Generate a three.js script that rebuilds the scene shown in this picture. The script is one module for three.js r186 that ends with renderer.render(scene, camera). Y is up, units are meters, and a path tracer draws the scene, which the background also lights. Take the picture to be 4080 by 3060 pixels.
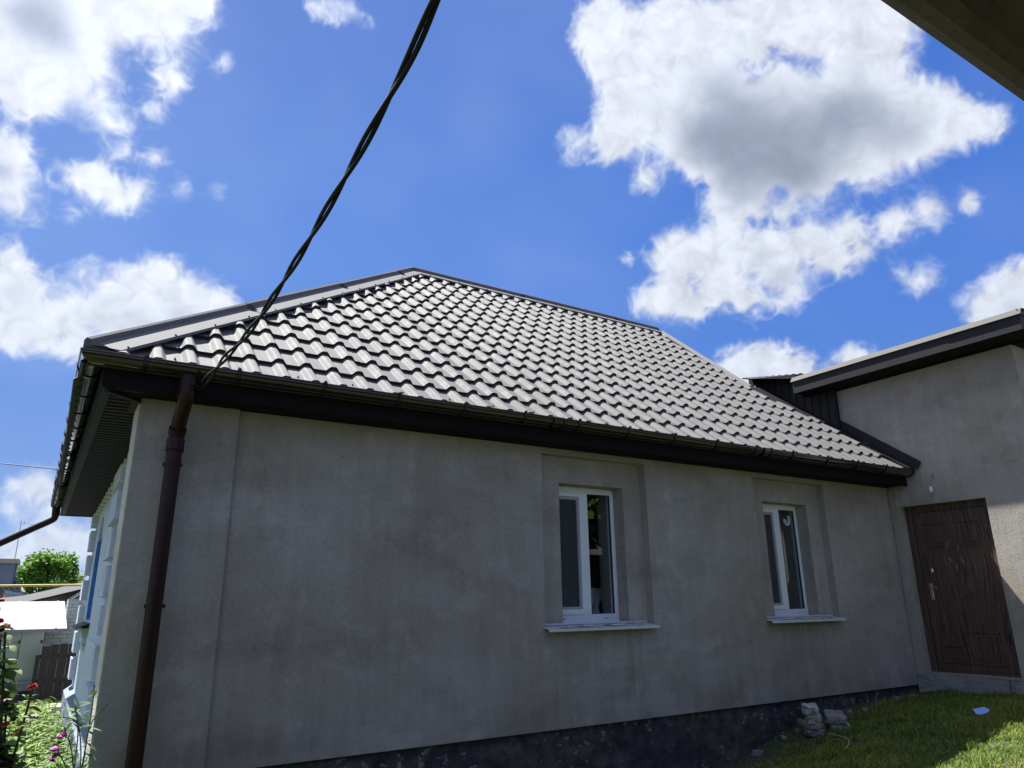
import * as THREE from 'three';
import { mergeGeometries, mergeVertices } from 'three/addons/utils/BufferGeometryUtils.js';
import { createNoise3D, createNoise2D } from 'simplex-noise';

// ---------------------------------------------------------------- camera, sky, sun, exposure
const scene = new THREE.Scene();
const camera = new THREE.PerspectiveCamera(56.33, 4 / 3, 0.05, 2000);
camera.position.set(-0.3782, 1.6, 5.5473);
{
  const R = new THREE.Vector3(0.84808475, -0.01209832, 0.52972246), U = new THREE.Vector3(-0.14357953, 0.95708786, 0.2517295), B = new THREE.Vector3().crossVectors(R, U);
  camera.quaternion.setFromRotationMatrix(new THREE.Matrix4().makeBasis(R, U, B));
}
const renderer = new THREE.WebGLRenderer({ antialias: true });
renderer.setSize(1024, 768);
renderer.toneMapping = THREE.LinearToneMapping;
const EXPOSURE = 2.6;
renderer.toneMappingExposure = EXPOSURE;
renderer.shadowMap.enabled = true;

function rng(seed) { let s = seed >>> 0; return () => { s = (s + 0x6d2b79f5) | 0; let t = Math.imul(s ^ (s >>> 15), 1 | s); t = (t + Math.imul(t ^ (t >>> 7), 61 | t)) ^ t; return ((t ^ (t >>> 14)) >>> 0) / 4294967296; }; }
const { clamp, lerp } = THREE.MathUtils, smoothstep = (x, a, b) => { const t = clamp((x - a) / (b - a), 0, 1); return t * t * (3 - 2 * t); }, V3 = (x, y, z) => new THREE.Vector3(x, y, z);

const TO_SUN = V3(-1, 4.85, -2.7).normalize();
const sun = new THREE.DirectionalLight(new THREE.Color(1.0, 0.972, 0.925), 5);
sun.position.copy(TO_SUN).multiplyScalar(60); sun.castShadow = true;
Object.assign(sun.shadow.camera, { left: -20, right: 20, top: 20, bottom: -20, near: 1, far: 150 });
sun.shadow.mapSize.set(4096, 4096);
scene.add(sun, sun.target);

// Clouds as soft round masses: azimuth from north (-z) towards east (+x), elevation, radius, all in degrees.
const CLOUDS = {
  A: '-8.1,36.0,2.85 -5.5,37.6,2.93 -2.2,38.7,2.20 1.0,40.2,2.11 4.0,41.5,1.44 -6.7,33.7,1.87 -4.0,35.2,1.93 -2.0,33.7,1.00 -1.1,32.4,0.81 -5.4,33.0,1.23 -7.5,32.3,1.07 2.6,36.4,0.77 1.8,33.9,0.54 6.9,38.1,0.49 -4.3,38.0,2.16 2.4,38.5,0.64 -0.1,32.5,0.47',
  B: '-6.9,28.7,1.36 -6.4,26.7,1.38 -5.6,25.7,0.98 -4.6,25.3,0.40',
  C: '-1.9,28.5,0.76 -0.2,28.3,1.14 1.5,28.1,0.91 -3.0,28.8,0.40 -2.4,25.9,0.38 2.5,31.0,0.67 2.4,28.4,0.62 0.1,31.0,0.30 4.6,29.4,0.47 -1.4,28.8,0.71',
  D: '4.1,21.2,2.39 6.4,21.1,1.96 1.8,19.5,2.18 -1.1,19.3,1.80 -3.0,18.7,1.61 -4.9,20.4,1.70 -5.6,22.1,0.96 -1.0,22.2,0.60 8.0,21.3,1.49 -0.5,17.5,1.21 2.6,22.6,0.88 4.2,22.9,0.95 0.6,21.6,0.55 -4.7,18.0,1.42 9.4,20.7,0.84',
  E: '42.6,41.2,2.42 40.9,42.8,1.59 47.7,41.2,3.00 54.0,40.9,2.74 60.1,40.4,3.20 63.8,37.5,2.87 44.4,37.6,2.98 50.3,35.5,4.25 56.2,33.7,4.44 61.7,32.3,3.64 65.8,31.5,2.62 68.4,30.6,1.55 70.1,30.1,0.77 42.0,34.9,1.53 38.0,35.8,0.68 44.7,32.3,1.20 52.4,30.5,2.66 57.9,30.4,2.54 62.6,30.2,1.82 51.1,29.4,1.52 41.9,43.9,1.41 55.4,28.3,1.15 38.6,35.1,0.55',
  F: '46.9,26.1,1.75 50.2,25.4,2.07 53.9,25.3,1.85 56.7,25.3,1.38 60.2,25.6,1.11 63.1,25.6,0.92 65.6,25.9,0.83 68.0,25.9,0.63 50.0,23.3,1.56 45.8,23.0,1.60 54.7,23.6,1.51 58.2,24.0,1.23 60.6,24.2,0.95 64.2,21.3,0.85 43.9,22.9,0.90 47.6,22.1,1.23 51.7,22.0,1.03 55.2,22.2,0.94 63.1,22.0,0.43',
  G: '68.6,19.1,1.49 70.1,19.7,1.40 67.4,18.5,0.88 69.3,17.4,1.42 71.1,18.5,1.66',
  H: '50.4,17.0,1.46 52.5,17.2,1.51 54.5,16.6,1.21 55.6,16.3,0.67 51.9,15.3,1.72',
  I: '58.7,16.6,0.65 59.7,16.5,0.51',
  J: '14.2,43.3,0.43 17.1,43.5,0.49 16.3,42.9,0.31 18.9,43.0,0.25',
  K: '-2.8,7.7,0.62 -1.4,7.8,0.70 -0.3,7.6,0.53 -1.9,7.2,0.63 1.2,7.9,0.54',
  L: '-1.4,3.8,0.68 -0.1,4.0,0.75 1.4,4.3,0.65 -2.1,3.2,0.67 2.3,3.9,0.78 -2.8,6.1,0.39 -0.7,6.1,0.41',
  M: '42.6,26.3,0.21 37.7,34.4,0.24 7.3,29.8,0.26',
};
const BASES = '51.5,35.6,3.56 56.2,33.4,4.13 60.2,31.8,2.78 54.1,31.8,3.58 51.1,32.4,2.32 62.0,33.8,2.10 64.8,31.2,2.06 48.9,34.4,1.99 56.7,30.0,2.25 54.7,23.3,1.21 57.1,23.1,1.18 53.1,24.9,1.01 -7.1,36.7,1.57 -4.9,36.4,1.22 -8.4,37.0,1.54 -6.2,37.9,1.58 -6.7,27.7,0.88 2.8,19.4,1.73 6.1,20.2,1.30 0.2,18.6,1.22 52.0,16.0,1.03 69.2,18.1,0.85 -5.1,19.8,1.13';   // shaded undersides of the thick clouds
function buildSky() {
  const W = 4096, H = 2048, data = new Float32Array(W * H * 4), r = rng(77), n3 = createNoise3D(rng(5)), D = Math.PI / 180;
  const blobs = [], bases = BASES.split(' ').map((b) => b.split(',').map(Number));
  for (const k in CLOUDS) for (const b of CLOUDS[k].split(' ')) { const [az, el, rad] = b.split(',').map(Number); blobs.push([az, el, rad, k]); }
  for (let i = 0; i < 84; i++) {                                    // rest of the sky: unseen clouds, thickened to whiten light on the front wall
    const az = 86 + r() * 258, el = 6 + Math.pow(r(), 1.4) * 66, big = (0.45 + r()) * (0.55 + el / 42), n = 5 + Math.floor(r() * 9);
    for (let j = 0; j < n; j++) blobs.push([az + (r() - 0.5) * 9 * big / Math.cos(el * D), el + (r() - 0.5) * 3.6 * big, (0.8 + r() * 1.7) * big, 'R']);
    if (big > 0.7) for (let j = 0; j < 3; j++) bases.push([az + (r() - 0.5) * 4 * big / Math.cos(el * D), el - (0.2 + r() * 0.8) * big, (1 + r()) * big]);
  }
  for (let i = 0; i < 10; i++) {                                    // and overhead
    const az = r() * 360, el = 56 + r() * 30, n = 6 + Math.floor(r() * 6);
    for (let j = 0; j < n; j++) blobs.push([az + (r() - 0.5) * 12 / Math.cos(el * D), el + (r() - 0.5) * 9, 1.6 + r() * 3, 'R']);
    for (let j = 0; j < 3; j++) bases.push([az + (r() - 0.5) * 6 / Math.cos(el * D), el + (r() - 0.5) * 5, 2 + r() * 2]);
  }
  const gw = 1440, gh = 380, g0 = -4, step = 0.25, field = new Float32Array(gw * gh), wide = new Float32Array(gw * gh), K = 0.5;
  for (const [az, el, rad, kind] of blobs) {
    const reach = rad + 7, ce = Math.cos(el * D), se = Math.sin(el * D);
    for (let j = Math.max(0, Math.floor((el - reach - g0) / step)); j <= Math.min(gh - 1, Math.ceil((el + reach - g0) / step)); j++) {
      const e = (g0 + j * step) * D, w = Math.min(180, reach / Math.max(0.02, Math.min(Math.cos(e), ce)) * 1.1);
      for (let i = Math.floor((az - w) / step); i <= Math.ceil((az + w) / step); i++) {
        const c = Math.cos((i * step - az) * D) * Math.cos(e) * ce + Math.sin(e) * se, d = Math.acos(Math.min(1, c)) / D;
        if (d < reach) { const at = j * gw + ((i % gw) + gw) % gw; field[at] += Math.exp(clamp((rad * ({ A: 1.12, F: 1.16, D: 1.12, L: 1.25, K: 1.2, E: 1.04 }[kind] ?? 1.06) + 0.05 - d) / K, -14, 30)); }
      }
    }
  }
  for (let i = 0; i < field.length; i++) { field[i] = field[i] > 1e-4 ? K * Math.log(field[i]) : -4; }
  for (const [az, el, rad] of bases) { const ce = Math.cos(el * D), se = Math.sin(el * D), reach = rad * 2.4; for (let j = Math.max(0, Math.floor((el - reach - g0) / step)); j <= Math.min(gh - 1, Math.ceil((el + reach - g0) / step)); j++) { const e = (g0 + j * step) * D, w = Math.min(180, reach / Math.max(0.02, Math.min(Math.cos(e), ce)) * 1.1); for (let i = Math.floor((az - w) / step); i <= Math.ceil((az + w) / step); i++) { const c = Math.cos((i * step - az) * D) * Math.cos(e) * ce + Math.sin(e) * se, d = Math.acos(Math.min(1, c)) / D; wide[j * gw + ((i % gw) + gw) % gw] += Math.exp(-((d / rad) ** 2)); } } }
  const sample = (az, el, field) => {
    const x = (((az % 360) + 360) % 360) / step, y = clamp((el - g0) / step, 0, gh - 1.001), i = Math.floor(x), j = Math.floor(y), a = x - i, b = y - j, i1 = (i + 1) % gw;
    return lerp(lerp(field[j * gw + i % gw], field[j * gw + i1], a), lerp(field[(j + 1) * gw + i % gw], field[(j + 1) * gw + i1], a), b);
  };
  const fbm = (x, y, z, f, oct, gain) => { let s = 0, a = 1; for (let o = 0; o < oct; o++) { s += a * n3(x * f, y * f, z * f); f *= 2.07; a *= gain; } return s; };
  const billow = (x, y, z, f, o, g) => { let s = 0, a = 1; for (let i = 0; i < o; i++) { s += a * (0.55 - 1.6 * Math.abs(n3(x * f + i * 7, y * f, z * f))); f *= 2.1; a *= g; } return s; };
  const E = 1 / EXPOSURE, sx = TO_SUN.x, sy = TO_SUN.y, sz = TO_SUN.z;
  const zen = [0.050, 0.165, 0.61], mid = [0.098, 0.262, 0.76], low = [0.50, 0.68, 0.93];
  for (let row = 0; row < H; row++) {
    const el = ((row + 0.5) / H - 0.5) * 180, ce = Math.cos(el * D), y = Math.sin(el * D);
    if (el < -1.5) { for (let c = 0; c < W; c++) data.set([0.2 * E, 0.21 * E, 0.19 * E, 1], (row * W + c) * 4); continue; }
    const ta = smoothstep(el, 20, 52), tb = Math.exp(-Math.max(0, el) / 8);
    for (let c = 0; c < W; c++) {
      const phi = ((c + 0.5) / W - 0.5) * 2 * Math.PI, x = Math.cos(phi) * ce, z = Math.sin(phi) * ce, az = Math.atan2(x, -z) / D, o = (row * W + c) * 4;
      const cs = x * sx + y * sy + z * sz, glow = Math.exp((cs - 1) * 5) * 0.10 + Math.exp((cs - 1) * 1.6) * 0.025;
      let R = lerp(lerp(mid[0], zen[0], ta), low[0], tb) + glow, G = lerp(lerp(mid[1], zen[1], ta), low[1], tb) + glow, B = lerp(lerp(mid[2], zen[2], ta), low[2], tb) + glow * 0.7;
      const deep = smoothstep(cs, 0.9, 0.35) * (1 - tb); R *= 1 - 0.36 * deep; G *= 1 - 0.24 * deep; B *= 1 - 0.10 * deep;
      const veil = 0.035 * clamp(fbm(x, y * 1.5, z, 2.2, 3, 0.5) + 0.2, 0, 1); R += veil; G += veil; B += veil * 0.7;
      const F = sample(az, el, field);
      if (F > -2.6) {
        const s = clamp(0.62 + F * 0.14, 0.45, 1.15), wx = x + 0.010 * n3(x * 26, y * 26, z * 26), wy = y + 0.010 * n3(x * 26 + 9, y * 26, z * 26);
        const lowN = fbm(wx, wy, z, 9, 2, 0.5), puff = billow(wx, wy, z, 15, 5, 0.56), hi = fbm(wx, wy, z, 70, 4, 0.62), d = F + s * (0.55 * lowN + 0.52 * puff + 0.24 * hi) + 0.05 + 0.75 * smoothstep(F, 0.35, 1.6);
        if (d > -0.5) {
          const soft = 0.8 + 1.1 * clamp(n3(x * 11 + 3, y * 11, z * 11) + 0.15, 0, 1), a = smoothstep(d, -0.45, soft);
          const q = 0.022, lx = wx + sx * q, ly = wy + sy * q, lz = z + sz * q;
          const relief = clamp((puff - billow(lx, ly, lz, 15, 4, 0.56)) * 0.55 + 0.3 * lowN, -1, 1);
          const core = smoothstep(sample(az, el, wide) + 0.34 * lowN + 0.20 * puff, 0.0, 2.5) * clamp(0.45 + el / 50, 0.3, 1) * smoothstep(F, -0.2, 1.8);
          let w = (0.81 + 0.14 * relief * (1 - core * 0.45)) * (1 - 0.56 * core) + 0.34 * Math.exp((cs - 1) * 5);
          const cr = w * (0.91 - 0.10 * core), cg = w * (0.965 - 0.02 * core), cb = w * (1.09 + 0.14 * core), fade = Math.exp(-Math.max(0, el) / 7) * 0.55, aa = a * (1 - fade * 0.6);
          R = lerp(R, lerp(cr, low[0] + 0.25, fade), aa); G = lerp(G, lerp(cg, low[1] + 0.17, fade), aa); B = lerp(B, lerp(cb, low[2] + 0.04, fade), aa);
        }
      }
      data[o] = R * E; data[o + 1] = G * E; data[o + 2] = B * E; data[o + 3] = 1;
    }
  }
  const t = new THREE.DataTexture(data, W, H, THREE.RGBAFormat, THREE.FloatType);
  t.mapping = THREE.EquirectangularReflectionMapping; t.magFilter = THREE.LinearFilter; t.minFilter = THREE.LinearFilter; t.needsUpdate = true;
  return t;
}
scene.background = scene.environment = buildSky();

// ---------------------------------------------------------------- helpers
const used = {};
function numbered(name) { const n = used[name] = (used[name] ?? -1) + 1; return n ? name + '_' + String(n).padStart(3, '0') : name; }
function tag(o, label, category, group, kind) { if (label) o.userData.label = label; if (category) o.userData.category = category; if (group) o.userData.group = group; if (kind) o.userData.kind = kind; return o; }
function thing(name, label, category, pos = [0, 0, 0], group) { const g = new THREE.Group(); g.name = numbered(name); g.position.set(...pos); scene.add(g); return tag(g, label, category, group); }
function grp(name, parent) { const g = new THREE.Group(); g.name = name; parent.add(g); return g; }
function planarUV(g) {                                              // uv in metres from the dominant axis of each face
  if (g.index) g = g.toNonIndexed();
  const p = g.attributes.position, uv = new Float32Array(p.count * 2), a = V3(), b = V3(), c = V3(), n = V3();
  for (let i = 0; i < p.count; i += 3) {
    a.fromBufferAttribute(p, i); b.fromBufferAttribute(p, i + 1); c.fromBufferAttribute(p, i + 2);
    n.subVectors(b, a).cross(c.clone().sub(a)); const ax = Math.abs(n.x), ay = Math.abs(n.y), az = Math.abs(n.z);
    [a, b, c].forEach((v, k) => { const q = (i + k) * 2; if (ax > ay && ax > az) { uv[q] = v.z; uv[q + 1] = v.y; } else if (ay > az) { uv[q] = v.x; uv[q + 1] = v.z; } else { uv[q] = v.x; uv[q + 1] = v.y; } });
  }
  g.setAttribute('uv', new THREE.BufferAttribute(uv, 2)); return g;
}
function join(list, uv = true) {
  const gs = (Array.isArray(list) ? list : [list]).map((g) => { g = g.index ? g.toNonIndexed() : g.clone(); for (const k of Object.keys(g.attributes)) if (!['position', 'normal', 'uv'].includes(k)) g.deleteAttribute(k); return uv || !g.attributes.uv ? planarUV(g) : g; });
  return gs.length > 1 ? mergeGeometries(gs) : gs[0];
}
function obj(name, list, mat, parent = scene, keepUV = false) {
  const m = new THREE.Mesh(join(list, !keepUV), mat); m.name = parent === scene ? numbered(name) : name; m.castShadow = m.receiveShadow = true; parent.add(m); return m;
}
function share(name, geo, mat, parent) { const m = new THREE.Mesh(geo, mat); m.name = parent === scene ? numbered(name) : name; m.castShadow = m.receiveShadow = true; parent.add(m); return m; }
function bx(x0, x1, y0, y1, z0, z1) { const g = new THREE.BoxGeometry(x1 - x0, y1 - y0, z1 - z0); g.translate((x0 + x1) / 2, (y0 + y1) / 2, (z0 + z1) / 2); return g; }
// a box with softened long edges, as bevelled extrusion along z
function rbx(x0, x1, y0, y1, z0, z1, r = 0.006) {
  const s = new THREE.Shape(); s.moveTo(x0 + r, y0 + r); s.lineTo(x1 - r, y0 + r); s.lineTo(x1 - r, y1 - r); s.lineTo(x0 + r, y1 - r);
  const g = new THREE.ExtrudeGeometry(s, { depth: z1 - z0 - 2 * r, bevelEnabled: true, bevelThickness: r, bevelSize: r, bevelSegments: 2, steps: 1 }); g.translate(0, 0, z0 + r); return g;
}
function slab(pts, depth) {                                          // polygon in 3-D (planar, ordered) with thickness along -normal
  const n = V3(); const P = pts.map((p) => V3(...p)); n.subVectors(P[1], P[0]).cross(P[2].clone().sub(P[0])).normalize().multiplyScalar(-depth);
  const Q = P.map((p) => p.clone().add(n)), pos = [], tri = (a, b, c) => pos.push(...a.toArray(), ...b.toArray(), ...c.toArray());
  for (let i = 1; i < P.length - 1; i++) { tri(P[0], P[i], P[i + 1]); tri(Q[0], Q[i + 1], Q[i]); }
  for (let i = 0; i < P.length; i++) { const j = (i + 1) % P.length; tri(P[i], Q[i], Q[j]); tri(P[i], Q[j], P[j]); }
  const g = new THREE.BufferGeometry(); g.setAttribute('position', new THREE.Float32BufferAttribute(pos, 3)); g.computeVertexNormals(); g.setAttribute('uv', new THREE.Float32BufferAttribute(new Float32Array(pos.length / 3 * 2), 2)); return g;
}
function tube(pts, r, seg = 24, rad = 8, tension = 0.5) { return new THREE.TubeGeometry(new THREE.CatmullRomCurve3(pts.map((p) => (p.isVector3 ? p : V3(...p))), false, 'catmullrom', tension), seg, r, rad); }
function cyl(a, b, r0, r1 = r0, rad = 14, open = false) {
  const A = V3(...a), B = V3(...b), d = B.clone().sub(A), g = new THREE.CylinderGeometry(r1, r0, d.length(), rad, 1, open);
  g.applyQuaternion(new THREE.Quaternion().setFromUnitVectors(V3(0, 1, 0), d.normalize())); g.translate(...A.add(B).multiplyScalar(0.5).toArray()); return g;
}
function extr(shape, depth, opt = {}) { return new THREE.ExtrudeGeometry(shape, { depth, bevelEnabled: false, ...opt }); }
const rectPath = (P, x0, x1, y0, y1) => { const s = new P(); s.moveTo(x0, y0); s.lineTo(x1, y0); s.lineTo(x1, y1); s.lineTo(x0, y1); s.closePath(); return s; };
const rectWithHoles = (x0, x1, y0, y1, holes) => { const s = rectPath(THREE.Shape, x0, x1, y0, y1); s.holes = holes.map((h) => rectPath(THREE.Path, ...h)); return s; };

// ---------------------------------------------------------------- textures and materials
function perlin(seed) {                                              // periodic gradient noise
  const r = rng(seed), p = [...Array(256).keys()]; for (let i = 255; i > 0; i--) { const j = Math.floor(r() * (i + 1)); [p[i], p[j]] = [p[j], p[i]]; }
  const gr = [...Array(256)].map(() => { const a = r() * 6.2832; return [Math.cos(a), Math.sin(a)]; }), f = (t) => t * t * t * (t * (t * 6 - 15) + 10);
  return (x, y, px, py) => {
    const X = Math.floor(x), Y = Math.floor(y), u = x - X, v = y - Y, m = (a, b) => ((a % b) + b) % b;
    const d = (i, j) => { const g = gr[p[(p[m(X + i, px) & 255] + m(Y + j, py)) & 255]]; return g[0] * (u - i) + g[1] * (v - j); };
    return 1.5 * lerp(lerp(d(0, 0), d(1, 0), f(u)), lerp(d(0, 1), d(1, 1), f(u)), f(v));
  };
}
function oct(n, u, v, fx, fy, o, gain = 0.5) { let s = 0, a = 1; for (let i = 0; i < o; i++) { s += a * n(u * fx, v * fy, fx, fy); fx *= 2; fy *= 2; a *= gain; } return s; }
function tex(w, h, sx, sy, fn, srgb = true) {                         // fn(u, v) -> linear rgb (or one number); sx, sy: metres covered
  const d = new Uint8Array(w * h * 4), enc = (x) => Math.round(255 * clamp(srgb ? (x <= 0.0031308 ? 12.92 * x : 1.055 * Math.pow(x, 1 / 2.4) - 0.055) : x, 0, 1));
  for (let y = 0; y < h; y++) for (let x = 0; x < w; x++) { const c = fn((x + 0.5) / w, (y + 0.5) / h), o = (y * w + x) * 4; if (c.length) { d[o] = enc(c[0]); d[o + 1] = enc(c[1]); d[o + 2] = enc(c[2]); } else d[o] = d[o + 1] = d[o + 2] = enc(c); d[o + 3] = 255; }
  const t = new THREE.DataTexture(d, w, h); t.wrapS = t.wrapT = THREE.RepeatWrapping; t.magFilter = THREE.LinearFilter; t.minFilter = THREE.LinearMipmapLinearFilter; t.generateMipmaps = true; if (srgb) t.colorSpace = THREE.SRGBColorSpace; t.repeat.set(1 / sx, 1 / sy); t.needsUpdate = true; return t;
}
const mul = (c, k) => [c[0] * k, c[1] * k, c[2] * k], mix3 = (a, b, t) => [lerp(a[0], b[0], t), lerp(a[1], b[1], t), lerp(a[2], b[2], t)];
const col = (r, g, b) => new THREE.Color().setRGB(r, g, b);
const std = (r, g, b, rough = 0.8, o = {}) => new THREE.MeshStandardMaterial({ color: col(r, g, b), roughness: rough, side: THREE.DoubleSide, ...o });
const phys = (r, g, b, rough, o = {}) => new THREE.MeshPhysicalMaterial({ color: col(r, g, b), roughness: rough, side: THREE.DoubleSide, ...o });
const nA = perlin(1), nB = perlin(2), nC = perlin(3), nD = perlin(4);

const M = {};
{ // cement render: trowel marks, damp patches, pale efflorescence
  const map = tex(2048, 1024, 9.6, 4.8, (u, v) => {
    const big = oct(nA, u, v, 5, 4, 4, 0.55), mid = oct(nB, u, v, 18, 12, 4, 0.55), fine = oct(nC, u, v, 300, 150, 3, 0.6), streak = oct(nD, u, v, 90, 5, 4, 0.6), arc = oct(nB, u + 0.03 * mid, v + 0.05 * big, 20, 70, 4, 0.65), grit = oct(nA, u, v, 512, 256, 2, 0.7);
    let k = 1 + 0.15 * big + 0.10 * mid + 0.07 * fine + 0.06 * streak + 0.07 * arc * smoothstep(big, -0.1, 0.5) + 0.06 * grit;
    const pale = smoothstep(oct(nC, u, v, 26, 14, 5, 0.6), 0.35, 0.95) * 0.14, dark = smoothstep(oct(nD, u + 0.03 * mid, v, 11, 9, 5, 0.62), 0.25, 1.0) * 0.13, crack = smoothstep(Math.abs(oct(nC, u + 0.01 * fine, v + 0.01 * mid, 7, 4, 5, 0.6)), 0.006, 0.0) * 0.12 * smoothstep(big, 0, 0.4);
    const X = u * 9.6, Y = v * 4.8, under = Math.max(smoothstep(X, 3.4, 3.5) * smoothstep(X, 4.8, 4.7), smoothstep(X, 6.38, 6.48) * smoothstep(X, 7.78, 7.68)) * smoothstep(Y, 1.345, 1.33) * smoothstep(Y, 0.45, 1.2);
    const drip = oct(nD, u, v, 220, 2, 3, 0.6), splash = smoothstep(Y + 0.16 * mid + 0.1 * streak, 0.86, 0.5) * smoothstep(Y, 0.2, 0.5);
    k += pale - dark - crack + under * 0.10 * drip - 0.10 * splash * (1 + fine);
    return mul(mix3([0.350, 0.306, 0.248], [0.336, 0.306, 0.270], clamp(0.5 + big + mid * 0.5, 0, 1)), k);
  });
  const bump = tex(1024, 1024, 2.4, 2.4, (u, v) => 0.5 + 0.14 * oct(nA, u, v, 40, 18, 3, 0.6) + 0.18 * oct(nB, u, v, 180, 180, 3, 0.7), false);
  M.plaster = std(1, 1, 1, 0.93, { map, bumpMap: bump, bumpScale: 0.004 });
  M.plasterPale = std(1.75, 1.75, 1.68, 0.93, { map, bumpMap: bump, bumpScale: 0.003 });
}
{ // coated steel tile: speckle, dried water marks
  const map = tex(1024, 1024, 2.6, 2.6, (u, v) => {
    const sp = oct(nA, u, v, 256, 256, 2, 0.7), dust = oct(nB, u, v, 7, 5, 5, 0.6), run = oct(nC, u, v, 60, 6, 3, 0.6);
    const stain = smoothstep(oct(nD, u, v, 22, 14, 4, 0.6), 0.42, 0.6);
    return mul(mix3([0.042, 0.037, 0.035], [0.028, 0.026, 0.026], clamp(0.5 + dust, 0, 1)), (1 + 0.15 * sp + 0.10 * run) * (1 - 0.3 * stain));
  });
  const rough = tex(512, 512, 2.6, 2.6, (u, v) => 0.81 + 0.02 * oct(nB, u, v, 9, 7, 4, 0.6) + 0.03 * oct(nA, u, v, 256, 256, 2, 0.6) - 0.03 * smoothstep(oct(nD, u, v, 22, 14, 4, 0.6), 0.42, 0.6), false);
  M.tile = phys(1, 1, 1, 1, { map, roughnessMap: rough, ior: 2.1 });
  M.trimRoof = phys(0.036, 0.033, 0.032, 0.86, { ior: 2.6 });
M.eaveTrim = phys(0.10, 0.095, 0.088, 0.85);
}
M.pvc = phys(0.026, 0.0112, 0.0082, 0.34, { specularIntensity: 0.4 });
M.gutter = phys(0.022, 0.012, 0.0105, 0.12, { clearcoat: 0.5, clearcoatRoughness: 0.06 });
M.bracket = phys(0.011, 0.009, 0.009, 0.3);
M.darkSteel = phys(0.021, 0.0195, 0.0215, 0.55, { specularIntensity: 0.5 });
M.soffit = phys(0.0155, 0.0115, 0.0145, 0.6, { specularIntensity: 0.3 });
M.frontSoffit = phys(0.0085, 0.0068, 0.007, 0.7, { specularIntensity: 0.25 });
M.under = std(0.02, 0.019, 0.019, 0.8);
M.screw = std(0.03, 0.03, 0.03, 0.4, { metalness: 0.6 });
{ // whitewash on old brickwork
  const map = tex(1024, 1024, 2, 2, (u, v) => { const a = oct(nA, u, v, 8, 8, 5, 0.6), b = oct(nB, u, v, 60, 60, 3, 0.6), chip = smoothstep(oct(nC, u, v, 40, 30, 3, 0.6), 0.72, 0.8); return mix3(mul([0.60, 0.64, 0.73], 1 + 0.09 * a + 0.05 * b), [0.28, 0.30, 0.34], chip * 0.8); });
  const bump = tex(512, 512, 1, 1, (u, v) => 0.5 + 0.25 * oct(nB, u, v, 12, 12, 4, 0.6), false);
  M.whitewash = std(1, 1, 1, 0.9, { map, bumpMap: bump, bumpScale: 0.008 });
  M.quoin = std(0.93, 0.93, 0.93, 0.9, { map, bumpMap: bump, bumpScale: 0.012 });
  M.bluePlinth = std(0.33, 0.37, 0.41, 0.92, { map, bumpMap: bump, bumpScale: 0.03 });
}
M.blue = std(0.06, 0.24, 0.56, 0.6);
M.blueDark = std(0.05, 0.2, 0.42, 0.6);
{ // old painted plinth, flaking
  const f = (u, v) => smoothstep(oct(nA, u, v, 64, 26, 4, 0.6) + 0.5 * oct(nB, u, v, 5, 3, 2), 0.62, 0.72);
  const map = tex(2048, 512, 6, 1.5, (u, v) => { const p = f(u, v), a = oct(nC, u, v, 40, 12, 4, 0.6), br = smoothstep(oct(nD, u, v, 5, 3, 3), 0.1, 0.5); const so = smoothstep(oct(nB, u, v, 14, 5, 4, 0.6), 0.05, 0.5); return mix3(mix3(mix3([0.042, 0.041, 0.044], [0.072, 0.058, 0.048], br), [0.095, 0.085, 0.072], so * 0.5), [0.24, 0.22, 0.19], p * 0.7).map((c) => c * (1 + 0.55 * a)); });
  const bump = tex(1024, 256, 6, 1.5, (u, v) => 0.6 - 0.4 * f(u, v) + 0.15 * oct(nB, u, v, 80, 24, 3, 0.6), false);
  M.plinth = std(1, 1, 1, 0.9, { map, bumpMap: bump, bumpScale: 0.012 });
}
{ // concrete
  const map = tex(512, 512, 1.5, 1.5, (u, v) => mul([0.27, 0.27, 0.265], 1 + 0.25 * oct(nA, u, v, 6, 6, 5, 0.6) + 0.1 * oct(nB, u, v, 90, 90, 2)));
  const bump = tex(512, 512, 1.5, 1.5, (u, v) => 0.5 + 0.3 * oct(nB, u, v, 30, 30, 4, 0.6), false);
  M.concrete = std(1, 1, 1, 0.92, { map, bumpMap: bump, bumpScale: 0.012 });
  M.brick = std(1.5, 1.35, 1.2, 0.95, { map, bumpMap: bump, bumpScale: 0.02 });
  M.asbestos = std(0.47, 0.37, 0.44, 0.95, { map, bumpMap: bump, bumpScale: 0.006 });
}
{ // pressed door film with wood grain
  const map = tex(1024, 1024, 1.1, 2.2, (u, v) => { const w = oct(nA, u, v, 5, 2, 3, 0.5) * 0.03, g = oct(nB, u + w, v, 90, 3, 4, 0.65), f = oct(nC, u + w, v, 256, 8, 2, 0.6), ring = Math.sin((u + w * 3) * 130 + 5 * oct(nD, u, v, 6, 2, 2)); return mul([0.084, 0.049, 0.035], 1 + 0.75 * g + 0.4 * f + 0.2 * ring); });
  const bump = tex(512, 512, 1.1, 2.2, (u, v) => 0.5 + 0.3 * oct(nB, u, v, 90, 3, 3, 0.65), false);
  M.door = phys(1, 1, 1, 0.5, { map, bumpMap: bump, bumpScale: 0.002 });
  M.oldWood = std(1.0, 1.0, 1.05, 0.9, { map, bumpMap: bump, bumpScale: 0.006 });
}
M.upvc = phys(0.80, 0.82, 0.84, 0.32, { clearcoat: 0.3, clearcoatRoughness: 0.2 });
M.screenFrame = std(0.36, 0.38, 0.42, 0.5);
M.gasket = std(0.03, 0.03, 0.032, 0.6);
M.glass = phys(0.86, 0.9, 0.92, 0.0, { transmission: 1, thickness: 0, ior: 1.52 });
M.mesh = phys(0.16, 0.16, 0.18, 0.7, { transmission: 0.82, thickness: 0 });
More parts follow.
